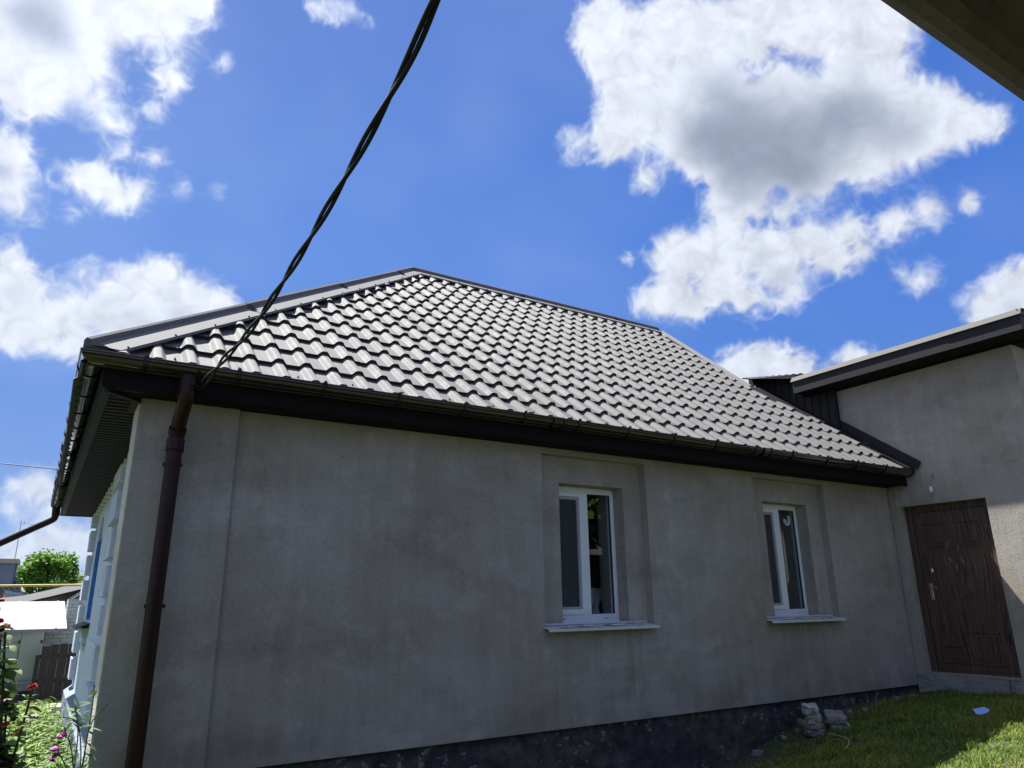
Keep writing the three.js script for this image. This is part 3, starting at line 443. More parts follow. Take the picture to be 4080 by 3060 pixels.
function arcStrip(A, B, out, r, a0, a1, thick, mA = 0, mB = 0, n = 18) { // channel between A and B: out = horizontal outward unit vector; mitre slopes mA, mB
  const dir = B.clone().sub(A).normalize(), pos = [], P = (end, m, rr, a) => { const o = Math.cos(a) * rr, y = Math.sin(a) * rr; return end.clone().addScaledVector(out, o).addScaledVector(V3(0, 1, 0), y).addScaledVector(dir, m * o); };
  const quad = (p) => { for (const t of [0, 1, 2, 0, 2, 3]) pos.push(...p[t].toArray()); };
  for (let i = 0; i < n; i++) { const a = lerp(a0, a1, i / n), b = lerp(a0, a1, (i + 1) / n); for (const rr of [r, r - thick]) quad([P(A, mA, rr, a), P(B, mB, rr, a), P(B, mB, rr, b), P(A, mA, rr, b)]); for (const [e, m] of [[A, mA], [B, mB]]) quad([P(e, m, r, a), P(e, m, r - thick, a), P(e, m, r - thick, b), P(e, m, r, b)]); }
  for (const a of [a0, a1]) quad([P(A, mA, r, a), P(B, mB, r, a), P(B, mB, r - thick, a), P(A, mA, r - thick, a)]);
  let g = new THREE.BufferGeometry(); g.setAttribute('position', new THREE.Float32BufferAttribute(pos, 3)); g.setAttribute('uv', new THREE.Float32BufferAttribute(new Float32Array(pos.length / 3 * 2), 2)); g.deleteAttribute('uv'); g = mergeVertices(g, 1e-5); g.computeVertexNormals(); g.setAttribute('uv', new THREE.Float32BufferAttribute(new Float32Array(g.attributes.position.count * 2), 2)); return g;
}
function gutter(A, B, out, spots, mA, label, joints) {
  const g = grp('gutter', house); tag(g, label); const r = 0.07, dir = B.clone().sub(A).normalize();
  obj('gutter_trough', [arcStrip(A, B, out, r, -Math.PI, 0, 0.004, mA), cyl(A.clone().addScaledVector(out, r).addScaledVector(dir, mA * r).toArray(), B.clone().addScaledVector(out, r).toArray(), 0.007, 0.007, 8)], M.gutter, g);
  for (const d of spots) { const a = A.clone().addScaledVector(dir, d - 0.015), b = A.clone().addScaledVector(dir, d + 0.015); obj('gutter_bracket', [arcStrip(a, b, out, r + 0.007, -Math.PI - 0.25, 0.22, 0.007), bxAt(a.clone().add(b).multiplyScalar(0.5).addScaledVector(out, r + 0.005).add(V3(0, 0.012, 0)), 0.012, 0.02, 0.024)], M.bracket, g); }
  for (const d of joints) { const a = A.clone().addScaledVector(dir, d - 0.06), b = A.clone().addScaledVector(dir, d + 0.06); obj('gutter_joint', [arcStrip(a, b, out, r + 0.006, -Math.PI, 0.1, 0.006), arcStrip(a, a.clone().addScaledVector(dir, 0.012), out, r + 0.011, -Math.PI, 0.1, 0.01), arcStrip(b.clone().addScaledVector(dir, -0.012), b, out, r + 0.011, -Math.PI, 0.1, 0.01)], M.gutter, g); }
  return g;
}
function bxAt(c, w, h, d) { const g = new THREE.BoxGeometry(w, h, d); g.translate(c.x, c.y, c.z); return g; }
{
  const cx = -0.337, cz = 0.337, gyv = 3.188;
  const spots = [-0.028, 0.57, 1.192, 1.80, 2.40, 3.0, 3.6, 4.206, 4.81, 5.42, 6.03, 6.65, 7.288, 7.885, 8.49].map((x) => x - cx);
  const f = gutter(V3(cx, gyv, cz), V3(9.12, gyv, cz), V3(0, 0, 1), spots, -1, 'front gutter below the tile edge', [3.7, 6.55]);
  obj('end_cap', [arcStrip(V3(9.09, gyv, cz), V3(9.125, gyv, cz), V3(0, 0, 1), 0.076, -Math.PI, 0, 0.074)], M.gutter, f);
  const A = V3(cx, gyv, cz), B = V3(lx(-8.03, cx), gyv - 0.02, -8.03), side = []; for (let d = 0.35; d < 8.2; d += 0.585) side.push(d);
  const l = gutter(A, B, V3(-1, 0, 0), side, -1, 'side gutter with dark rings along the whitewashed wall', [3.4, 5.9]);
  obj('end_cap', [arcStrip(B.clone().add(V3(0, 0, 0.03)), B, V3(-1, 0, 0), 0.076, -Math.PI, 0, 0.074)], M.gutter, l);
  const d = grp('downpipe', house); tag(d, 'dark brown downpipe running down the pilaster');
  obj('outlet', [cyl([0.252, 3.125, 0.325], [0.252, 3.055, 0.325], 0.054, 0.057, 20), cyl([0.252, 3.06, 0.325], [0.252, 2.99, 0.325], 0.054, 0.054, 20)], M.pvc, d);
  obj('pipe_elbow', [tube([[0.252, 3.02, 0.337], [0.252, 2.96, 0.325], [0.25, 2.9, 0.26], [0.248, 2.83, 0.17], [0.247, 2.77, 0.125], [0.246, 2.69, 0.118]], 0.05, 30, 18)], M.pvc, d);
  for (const g of [cyl([0.252, 2.998, 0.335], [0.252, 2.955, 0.326], 0.058, 0.057, 20), cyl([0.247, 2.79, 0.145], [0.246, 2.755, 0.12], 0.059, 0.059, 20)]) obj('pipe_collar', g, M.pvc, d);
  obj('pipe', [cyl([0.246, 2.74, 0.118], [0.24, 1.6, 0.118], 0.0505, 0.0505, 24), cyl([0.24, 1.6, 0.118], [0.238, 0.05, 0.118], 0.0505, 0.0505, 24)], M.pvc, d);
  obj('pipe_collar', [cyl([0.246, 2.715, 0.118], [0.246, 2.64, 0.118], 0.0585, 0.0585, 24), cyl([0.246, 2.635, 0.118], [0.246, 2.63, 0.118], 0.062, 0.062, 24)], M.pvc, d);
  for (const y of [2.535, 1.595, 0.55]) obj('pipe_clamp', [cyl([0.243, y + 0.012, 0.118], [0.243, y - 0.012, 0.118], 0.0565, 0.0565, 24), bx(0.18, 0.2, y - 0.012, y + 0.012, 0.11, 0.126), bx(0.288, 0.308, y - 0.012, y + 0.012, 0.11, 0.126), bx(0.232, 0.254, y - 0.01, y + 0.01, 0.0, 0.08)], M.pvc, d);
  const s = grp('downpipe', house); tag(s, 'brown pipe running off the far end of the side gutter');
  obj('pipe', [tube([[-0.425, 3.14, -7.95], [-0.42, 3.05, -7.96], [-0.415, 2.975, -7.97]], 0.056, 10, 14), tube([[-0.415, 3.0, -7.97], [-0.43, 2.93, -7.98], [-0.49, 2.885, -7.99], [-0.6, 2.82, -8.0]], 0.05, 16, 14), cyl([-0.57, 2.84, -8], [-2.55, 1.62, -8], 0.05), cyl([-2.53, 1.66, -8], [-2.53, 0.0, -8], 0.05)], M.pvc, s);
}

// ---------------------------------------------------------------- the wing with the entrance door
const wing = thing('house_wing', 'taller grey rendered wing with wide dark eave and brown entrance door', 'house wing');
{
  const W = WALL_X, wall = extr(rectWithHoles(0.0, 1.8125, 0.655, 4.515, [[0.095, 1.177, 0.683, 2.738]]), 0.3); wall.rotateY(-Math.PI / 2); wall.translate(W + 0.3, 0, 0);
  obj('wing_wall', [wall, bx(W, W + 0.3, 3.03, 4.515, -8, 0), bx(W + 0.3, 15, 0.3, 4.515, 1.5, 1.8125), bx(W + 0.003, 15, 4.4, 4.512, -8, 1.79), bx(14.7, 15, 0.3, 4.5, -8, 1.5), bx(W + 0.3, W + 1.5, 0.4, 2.9, -0.05, -0.002), bx(W + 0.3, W + 0.32, 0.4, 2.9, 0, 1.5)], M.plaster, wing);
  obj('corner_strip', [rbx(W - 0.01, W + 0.02, 0.655, 2.98, -0.03, 0.094, 0.004)], M.plaster, wing);
  obj('foundation', [bx(W - 0.012, 15, -0.1, 0.652, -0.03, 1.04), bx(W - 0.016, 15, -0.1, 0.648, 1.055, 1.83)], M.concrete, wing);
  const door = grp('door', wing); tag(door, 'dark brown grained entrance door with carved panels');
  const D = M.door, x0 = W + 0.115;
  obj('door_frame', [rbx(x0 - 0.01, x0 + 0.09, 0.684, 2.737, 0.097, 0.18, 0.006), rbx(x0 - 0.01, x0 + 0.09, 0.684, 2.737, 1.09, 1.175, 0.006), rbx(x0 - 0.01, x0 + 0.09, 2.655, 2.736, 0.178, 1.092, 0.006), rbx(x0 - 0.01, x0 + 0.1, 0.684, 0.715, 0.178, 1.092, 0.006)], D, door);
  const leaf = obj('door_leaf', [rbx(x0 + 0.0, x0 + 0.07, 0.718, 2.65, 0.184, 1.086, 0.008)], D, door), px = x0 - 0.002;
  const mould = (pts, r = 0.008) => tube(pts.map(([z, y]) => [px, y, z]), r, pts.length * 6, 6, 0.01);
  const frame = (z0, z1, y0, y1, cut = 0) => [mould([[z0, y0], [z0, y1]]), mould([[z1, y0 + cut], [z1, y1]]), mould([[z0, y1], [z1, y1]]), mould([[z0, y0], [z1 - cut, y0]])];
  const ins = (z0, z1, y0, y1) => rbx(px - 0.006, px + 0.02, y0, y1, z0, z1, 0.005);
  for (const a of [[0.33, 0.62, 2.2, 2.49], [0.73, 1.03, 2.2, 2.49], [0.29, 0.62, 0.80, 0.99], [0.66, 1.03, 0.80, 1.165]]) { obj('door_panel', [...frame(...a), ins(a[0] + 0.045, a[1] - 0.045, a[2] + 0.045, a[3] - 0.045)], D, door); }
  obj('panel_moulding', [mould([...Array(13)].map((_, i) => { const t = Math.PI * i / 12; return [0.69 - Math.cos(t) * 0.13, 2.2 + Math.sin(t) * 0.12]; })), mould([[0.56, 2.2], [0.56, 1.9], [0.6, 1.7]]), mould([[0.82, 2.2], [0.82, 1.9], [0.78, 1.7]]), mould([...Array(13)].map((_, i) => { const t = Math.PI * i / 12; return [0.69 + Math.cos(t) * 0.09, 1.72 - Math.sin(t) * 0.16]; }))], D, door);
  const pet = (z, y, w, h, rot) => { const g = new THREE.SphereGeometry(1, 14, 10); g.scale(0.012, h, w); g.rotateX(rot); g.translate(px, y, z); return g; };
  obj('carved_leaf', [pet(0.612, 2.2, 0.022, 0.055, 0.15), pet(0.62, 2.03, 0.022, 0.04, -0.5), pet(0.77, 2.01, 0.02, 0.06, -0.35), pet(0.74, 2.16, 0.018, 0.05, 0.4), pet(0.69, 1.93, 0.018, 0.05, 0.0), pet(0.693, 2.122, 0.014, 0.014, 0)], phys(0.115, 0.085, 0.07, 0.4), door);
  obj('lock_cover', [(() => { const g = new THREE.SphereGeometry(1, 16, 12); g.scale(0.012, 0.034, 0.024); g.translate(px, 1.905, 0.372); return g; })()], M.chrome, door);
    obj('handle_plate', [rbx(px - 0.008, px + 0.002, 1.55, 1.75, 0.306, 0.348, 0.004)], M.chrome, door);
  obj('handle_lever', [cyl([px, 1.7, 0.327], [px - 0.05, 1.7, 0.327], 0.009), tube([[px - 0.046, 1.7, 0.327], [px - 0.05, 1.7, 0.37], [px - 0.046, 1.697, 0.44]], 0.0095, 12, 10), cyl([px - 0.012, 1.61, 0.327], [px + 0.002, 1.61, 0.327], 0.011)], M.chrome, door);
  obj('hinge', [cyl([px - 0.008, 2.26, 1.142], [px - 0.008, 2.37, 1.142], 0.012), cyl([px - 0.008, 1.05, 1.142], [px - 0.008, 1.16, 1.142], 0.012)], M.under, door);
  door.children.slice(1).forEach((c) => { if (c.name !== 'door_frame' && c.name !== 'door_leaf') c.position.z = -0.055; });
  // eave
  const ex = 8.763, z0 = -1.0, z1 = 2.12;
  obj('fascia', [rbx(ex, ex + 0.022, 4.54, 4.72, z0, z1, 0.003), rbx(ex + 0.02, 15.2, 4.54, 4.72, z1 - 0.022, z1, 0.003), rbx(ex + 0.02, 9.16, 4.56, 4.72, z0, z0 + 0.02, 0.003)], M.darkSteel, wing);
  for (let k = 0; k < 13; k++) { const a = z0 + 0.02 + k * 0.2385; obj('soffit_panel', [bx(ex + 0.02, W - 0.001, 4.535, 4.548, a + 0.003, Math.min(a + 0.2355, z1 - 0.02))], M.frontSoffit, wing); }
  obj('front_soffit', [bx(W, 15.2, 4.516, 4.53, 1.814, z1 - 0.024)], M.frontSoffit, wing);
  for (const [a, b, l] of [[z0 - 0.02, 1.26, 0], [1.24, z1 + 0.02, 0.004]]) obj('eave_trim', [slab([[ex - 0.02 - l, 4.722, a], [ex - 0.02 - l, 4.722, b], [ex + 0.03 - l, 4.80, b], [ex + 0.03 - l, 4.80, a]], 0.008), slab([[ex + 0.03, 4.80, a], [ex + 0.03, 4.80, b], [ex + 0.25, 4.83, b], [ex + 0.25, 4.83, a]], 0.008)], M.eaveTrim, wing);
  obj('eave_trim', [slab([[ex, 4.722, z1 + 0.016], [15.2, 5.1, z1 + 0.016], [15.2, 5.18, z1 - 0.02], [ex, 4.80, z1 - 0.02]], 0.008), slab([[ex, 4.72, z1 - 0.01], [15.2, 5.1, z1 - 0.01], [15.2, 4.72, z1 - 0.01]], 0.01)], M.eaveTrim, wing);
  obj('wing_roof', [slab([[ex + 0.2, 4.81, z1 - 0.02], [15.2, 5.17, z1 - 0.02], [15.2, 5.17, -8.1], [9.3, 4.84, -8.1], [9.1, 4.83, z0], [ex + 0.2, 4.81, z0]], 0.06)], M.under, wing);
  // upstand of vertical boards between the wing and the main slope
  for (let k = 0; k < 12; k++) { const a = -0.552 - k * 0.126, b = a - 0.121, top = a > z0 ? 4.53 : 4.93 + (-1.03 - a) * 0.2, yb = RP(0, (ZE - b) / CO, 0).y - 0.1; if (yb > top - 0.02) break; obj('siding_board', [rbx(9.085, 9.15, yb, top, b, a, 0.004), rbx(9.075, 9.09, yb, top, a - 0.03, a - 0.012, 0.003)], M.darkSteel, wing); }
  obj('siding_cap', [slab([[8.9, 4.80, -1.02], [8.9, 4.87, -1.03], [8.86, 5.07, -2.0], [8.86, 5.0, -1.8]].reverse(), 0.012), slab([[8.9, 4.87, -1.03], [9.2, 4.9, -1.03], [9.2, 5.1, -2.0], [8.86, 5.07, -2.0]], 0.012)], M.darkSteel, wing);
}
{
  const l = thing('lamp_holder', 'small white lamp holder hanging on a wire above the entrance door', 'lamp holder', [9.12, 2.94, 0.575]);
  obj('wire', [tube([[0.04, 0.16, 0.03], [0.01, 0.13, 0.02], [0, 0.06, 0.003], [0, 0, 0]], 0.004, 16, 6), cyl([0.05, 0.16, 0.03], [0.03, 0.16, 0.03], 0.012, 0.01, 8)], std(0.16, 0.16, 0.16, 0.6), l);
  obj('socket', [new THREE.LatheGeometry([[0.008, 0.012], [0.016, 0.008], [0.019, -0.012], [0.021, -0.02], [0.022, -0.06], [0.019, -0.062], [0.017, -0.04], [0, -0.038]].map(([a, b]) => new THREE.Vector2(a, b)), 18)], M.white, l);
}

// ---------------------------------------------------------------- overhead cable and thin wire
{
  const c = thing('overhead_cable', 'thick black twisted two strand cable rising from the eave across the sky', 'cable');
  const path = new THREE.CatmullRomCurve3([[0.33, 3.06, 0.3], [0.325, 3.03, 0.5], [0.335, 3.026, 1.063], [0.352, 3.008, 1.754], [0.326, 3.0, 2.716], [0.291, 3.0, 3.424], [0.265, 3.001, 3.829], [0.246, 3.004, 4.072], [0.223, 3.01, 4.262], [0.17, 3.03, 4.7], [-0.1, 3.15, 6.6], [-0.6, 3.5, 10]].map((p) => V3(...p)));
  const L = path.getLength(), N = 420, fr = path.computeFrenetFrames(N);
  for (const s of [0, Math.PI]) {
    const pts = []; let ph = 0;
    for (let i = 0; i <= N; i++) { const t = i / N, p = path.getPointAt(t), d = t * L, loose = Math.exp(-d / 0.9); ph += (L / N) * 2 * Math.PI / lerp(0.92, 1.3, loose); const rr = lerp(0.0078, 0.019, loose), side = V3(0.94, 0.0, 0.02).normalize(), up = V3(0, 1, 0); pts.push(p.clone().addScaledVector(side, Math.cos(ph + s + 0.6) * rr).addScaledVector(up, Math.sin(ph + s + 0.6) * rr)); }
    obj('cable_strand', [new THREE.TubeGeometry(new THREE.CatmullRomCurve3(pts), 700, 0.0079, 8)], M.cable, c);
  }
  obj('cable_tail', [tube([[0.325, 3.05, 0.33], [0.345, 3.01, 0.36], [0.33, 2.985, 0.30]], 0.006, 14, 6), tube([[0.335, 3.05, 0.33], [0.36, 3.02, 0.35], [0.37, 3.02, 0.24]], 0.006, 14, 6), tube([[0.32, 3.045, 0.4], [0.29, 3.05, 0.37], [0.30, 3.06, 0.28]], 0.004, 14, 6)], M.cable, c);
  const w = thing('thin_wire', 'thin dark wire running left from the side eave', 'wire');
  obj('wire', [tube([[-0.26, 3.05, -3.78], [-0.9, 3.075, -3.8], [-3, 3.2, -3.9], [-9, 3.75, -4.2]], 0.0055, 30, 6)], M.wireBlue, w);
  obj('wire_hook', [cyl([-0.24, 3.0, -3.75], [-0.33, 3.045, -3.78], 0.012, 0.008, 8), cyl([-0.315, 3.0, -3.78], [-0.315, 3.06, -3.78], 0.008, 0.008, 8)], M.bracket, w);
}

// ---------------------------------------------------------------- open shed on the photographer's side
{
  const s = thing('open_shed', 'roof edge of ribbed brown fibre cement sheets reaching in overhead', 'shed');
  const pos = [], Z0 = 5.109, zEnd = 9.2, n = 220, y = (z) => 2.452 + (z - Z0) * 0.10 + 0.026 * Math.sin((z - Z0) / 0.15 * 2 * Math.PI + 3.6);
  for (let i = 0; i < n; i++) { const a = Z0 + (zEnd - Z0) * i / n, b = Z0 + (zEnd - Z0) * (i + 1) / n; for (const d of [0, 0.009]) { const q = [[-5, y(a) + d, a], [17, y(a) + d, a + 0.05], [17, y(b) + d, b + 0.05], [-5, y(b) + d, b]]; for (const t of [0, 1, 2, 0, 2, 3]) pos.push(...q[t]); } }
  const e = [[-5, y(Z0), Z0], [17, y(Z0), Z0 + 0.05], [17, y(Z0) + 0.009, Z0 + 0.05], [-5, y(Z0) + 0.009, Z0]]; for (const t of [0, 1, 2, 0, 2, 3]) pos.push(...e[t]);
  const g = new THREE.BufferGeometry(); g.setAttribute('position', new THREE.Float32BufferAttribute(pos, 3)); g.computeVertexNormals();
  obj('roof_sheet', [g], M.asbestos, s);  // sheet and boards stretched unseen to the left, added to cut sky light
  for (let k = 0; k < 13; k++) obj('rafter', [bx(-4.6 + k * 1.7, -4.5 + k * 1.7, 2.44, 2.54, 6.3, 9.1)], M.oldWood, s);
  for (const x of [-4.8, 3.2, 16.6]) obj('post', [bx(x, x + 0.12, -0.2, 2.5, 6.6, 6.72)], M.oldWood, s);
  for (let k = 0; k < 124; k++) obj('wall_board', [bx(-4.9 + k * 0.175, -4.9 + k * 0.175 + 0.168, -0.2, 2.8, 9.1, 9.125 + 0.006 * (k % 3))], M.oldWood, s);
}

// ---------------------------------------------------------------- bricks and scraps on the lawn
{
  const rough = (w, h, d, seed, amt = 0.012) => { const r = rng(seed), n = createNoise3D(r); let g = new THREE.BoxGeometry(w, h, d, 8, 6, 6); g = mergeVertices((g.deleteAttribute('normal'), g.deleteAttribute('uv'), g), 1e-4); const p = g.attributes.position; for (let i = 0; i < p.count; i++) { const v = V3().fromBufferAttribute(p, i), q = v.clone(), s = amt * (n(q.x * 14, q.y * 14, q.z * 14) + 0.5 * n(q.x * 40, q.y * 40, q.z * 40)); const e = (Math.abs(q.x) / (w / 2)) ** 6 + (Math.abs(q.y) / (h / 2)) ** 6 + (Math.abs(q.z) / (d / 2)) ** 6; v.multiplyScalar(1 - 0.05 * Math.max(0, e - 1)); v.x += s; v.y += s * 0.6; v.z += s * 0.8; p.setXYZ(i, v.x, v.y, v.z); } g.computeVertexNormals(); return g; };
  const put = (name, label, cat, size, at, rot, mat, seed, amt, group) => { const g = rough(...size, seed, amt); g.rotateY(rot[1]); g.rotateZ(rot[2] || 0); g.rotateX(rot[0] || 0); const m = obj(name, [g], mat); m.position.set(...at); tag(m, label, cat, group); return m; };
  const x = 6.6, z = 0.255, y = groundY(6.6, 0.3);
  const bk = (r, g, b) => std(r * 3.9, g * 3.9, b * 3.9, 0.95, { map: M.concrete.map, bumpMap: M.concrete.bumpMap, bumpScale: 0.02 });
  const G = 'loose bricks and stones by the plinth';
  put('brick', 'lowest broken grey brick of the small stack in the grass', 'brick', [0.26, 0.065, 0.18], [x, y + 0.03, z], [0, 0.85, 0.03], bk(0.2, 0.19, 0.18), 1, 0.012, G);
  put('brick', 'grey brick lying third from the top of the small stack', 'brick', [0.27, 0.065, 0.17], [x - 0.01, y + 0.092, z - 0.01], [0.03, 1.15, -0.03], bk(0.24, 0.215, 0.19), 2, 0.013, G);
  put('brick', 'pale brick directly under the white stone of the stack', 'brick', [0.20, 0.068, 0.15], [x + 0.015, y + 0.157, z + 0.005], [0, 0.75, 0.04], bk(0.32, 0.28, 0.24), 3, 0.014, G);
  put('stone', 'rounded whitish stone on top of the brick stack', 'stone', [0.17, 0.095, 0.14], [x - 0.005, y + 0.235, z], [0, 0.9, 0.06], bk(0.42, 0.41, 0.39), 4, 0.02, G);
  const y2 = groundY(6.86, 0.4);
  put('paving_slab', 'lower grey paving slab beside the brick stack', 'paving slab', [0.26, 0.07, 0.2], [6.87, y2 + 0.03, 0.37], [0, 0.8, 0], bk(0.25, 0.25, 0.23), 5, 0.008, G);
  put('paving_slab', 'upper grey paving slab resting tilted beside the brick stack', 'paving slab', [0.29, 0.085, 0.2], [6.85, y2 + 0.112, 0.355], [0.1, 0.72, 0.03], bk(0.23, 0.225, 0.2), 6, 0.008, G);
  const pb = rough(0.035, 0.03, 0.03, 8, 0.004); const mb = obj('pebble', [pb], bk(0.55, 0.53, 0.5)); mb.position.set(6.69, 0.275, 0.31); tag(mb, 'tiny pale pebble in front of the brick stack', 'pebble');
  const rr = rng(77); for (let i = 0; i < 9; i++) { const X = 5.9 + i * 0.34 + rr() * 0.2, Z = 0.02 + rr() * 0.22, sz = 0.035 + rr() * 0.05, m = obj('rubble', [rough(sz * 1.5, sz * 0.8, sz, 50 + i, sz * 0.16)], bk(0.15 + 0.12 * rr(), 0.14 + 0.1 * rr(), 0.13 + 0.08 * rr())); m.position.set(X, groundY(X, Z) + sz * 0.2, Z); m.rotation.y = rr() * 6; tag(m, 'small dirty piece of rubble lying at the foot of the plinth', 'rubble', 'rubble pieces along the plinth'); }
  const pg = new THREE.PlaneGeometry(0.125, 0.075, 8, 5); { const p = pg.attributes.position; for (let i = 0; i < p.count; i++) { const X = p.getX(i), Y = p.getY(i); p.setZ(i, 0.011 * Math.sin(X * 34) + 0.007 * Math.sin(Y * 46 + X * 18)); p.setY(i, Y * (X > 0.03 ? 1 - (X - 0.03) * 20 : 1)); } pg.computeVertexNormals(); pg.rotateX(-1.12); pg.rotateY(-0.75); }
  const paper = obj('paper_scrap', [pg], std(0.22, 0.42, 0.80, 0.6)); paper.position.set(7.43, 0.535, 1.56); tag(paper, 'bright blue paper scrap lying on the shaded grass', 'paper');
  const st = obj('straw_stalk', [tube([[6.484, 0.285, 0.518], [6.4, 0.30, 0.68], [6.31, 0.305, 0.85], [6.15, 0.29, 0.97], [5.948, 0.28, 1.061]], 0.006, 30, 6, 0.2)], std(0.30, 0.29, 0.18, 0.8)); tag(st, 'bent dry stalk lying on the grass in front of the bricks', 'stalk');
  const lf = obj('dry_leaf', [slab([[6.2, 0.285, 0.74], [6.235, 0.30, 0.79], [6.275, 0.285, 0.8], [6.24, 0.28, 0.75]], 0.002)], std(0.34, 0.34, 0.26, 0.8)); tag(lf, 'small pale fallen leaf beside the dry stalk', 'leaf');
}

// ---------------------------------------------------------------- vegetation
const leafGeo = (L, W, fold = 0.25, bend = 0.2) => { const pos = [], P = [[0, 0, 0], [0.3, 1, 0], [0.65, 0.8, 0], [1, 0, 0]], at = (t, s) => [t * L, (fold * Math.abs(s) * W) - bend * L * t * t, s * W]; const prof = [[0, 0], [0.2, 0.35], [0.45, 0.5], [0.75, 0.36], [1, 0]]; for (let i = 0; i < 4; i++) { const [t0, w0] = prof[i], [t1, w1] = prof[i + 1]; for (const s of [1, -1]) { const q = [at(t0, 0), at(t1, 0), at(t1, s * w1), at(t0, s * w0)]; pos.push(...q[0], ...q[1], ...q[2], ...q[0], ...q[2], ...q[3]); } } const g = new THREE.BufferGeometry(); g.setAttribute('position', new THREE.Float32BufferAttribute(pos, 3)); g.computeVertexNormals(); return g; };
const leafMat = (rough = 0.5) => phys(1, 1, 1, rough + 0.2, { specularIntensity: 0.4, transmission: 0.35, thickness: 0 });
function scatter(name, geo, mat, list, parent = scene) {              // list of {p, q, s, c}
  const m = new THREE.InstancedMesh(geo, mat, list.length), X = new THREE.Matrix4(), S = V3(); m.name = parent === scene ? numbered(name) : name; m.castShadow = m.receiveShadow = true;
  list.forEach((e, i) => { X.compose(e.p, e.q, Array.isArray(e.s) ? S.set(...e.s) : S.setScalar(e.s)); m.setMatrixAt(i, X); m.setColorAt(i, e.c); }); m.userData.kind = 'stuff'; parent.add(m); return m;
}
const euler = (x, y, z) => new THREE.Quaternion().setFromEuler(new THREE.Euler(x, y, z, 'YXZ'));
{ // lawn
  const r = rng(55), pos = [], W = 0.0035; const row = [[0, 0, 1], [0.012, 0.45, 0.85], [0.05, 0.85, 0.5], [0.10, 1.05, 0.05]];
  for (let i = 0; i < 3; i++) { const [z0, y0, w0] = row[i], [z1, y1, w1] = row[i + 1], q = [[-W * w0, y0 * 0.06, z0 * 0.35], [W * w0, y0 * 0.06, z0 * 0.35], [W * w1, y1 * 0.06, z1 * 0.35], [-W * w1, y1 * 0.06, z1 * 0.35]]; for (const t of [0, 1, 2, 0, 2, 3]) pos.push(...q[t]); }
  const g = new THREE.BufferGeometry(); g.setAttribute('position', new THREE.Float32BufferAttribute(pos, 3)); g.computeVertexNormals();
  const list = [], n2 = createNoise2D(rng(8));
  const blade = (x, z, big = 1) => { const d = n2(x * 2.2, z * 2.2), d2 = n2(x * 0.7 + 5, z * 0.7), k = 0.75 + 0.5 * r(), yel = clamp(0.3 + 0.35 * d2 + 0.5 * (r() - 0.4), 0, 1); list.push({ p: V3(x, groundY(x, z) - 0.004, z), q: euler((r() - 0.3) * 0.9, r() * 6.28, 0), s: [big, big * (0.42 + 0.4 * r() + 0.28 * d), big], c: col(lerp(0.12, 0.275, yel) * k, lerp(0.20, 0.285, yel) * k, lerp(0.024, 0.034, yel) * k) }); };
  for (let i = 0; i < 95000; i++) { const x = 4.6 + r() * 4.6, z = -0.03 + r() * 3.6, dens = smoothstep(z + 0.4 * n2(x * 1.3, z * 2) + (x - 6.4) * 0.12, 0.05, 0.8); const bare = n2(x * 1.1 + 20, z * 1.1) + 0.5 * n2(x * 3.1, z * 3.1 + 8); if (r() < dens * clamp(1.05 - 1.1 * Math.max(0, bare - 0.15), 0.12, 1)) { blade(x, z, 1); if (r() < 0.12) { const b = list[list.length - 1]; b.s = [1.1, b.s[1] * 1.6, 1.3]; } if (r() < 0.05) list[list.length - 1].c = col(0.30, 0.26, 0.13); } }
  for (let i = 0; i < 30000; i++) { const x = -1 + r() * 10.1, z = 0.3 + r() * 6; blade(x, z, 1.2); }
  tag(scatter('grass', g, leafMat(0.6), list), 'short rough lawn in front of the house, mostly in its shade', 'grass');
  const gl = []; const save = list.length; list.length = 0;
  for (let i = 0; i < 12000; i++) { const x = -2.2 + r() * 2.6, z = -11.3 + r() * 2.0; if (x > 0.05 && z > -7.9) continue; blade(x, z, 1.6); }
  for (let i = 0; i < 9000; i++) { const x = -3.5 + r() * 3.5, z = -9.2 + r() * 9.6; blade(x, z, 1.6); }
  list.forEach((e) => e.c.multiplyScalar(1.15)); tag(scatter('grass', g, leafMat(0.6), list), 'bright sunlit grass in the side garden before the board fence', 'grass');
}
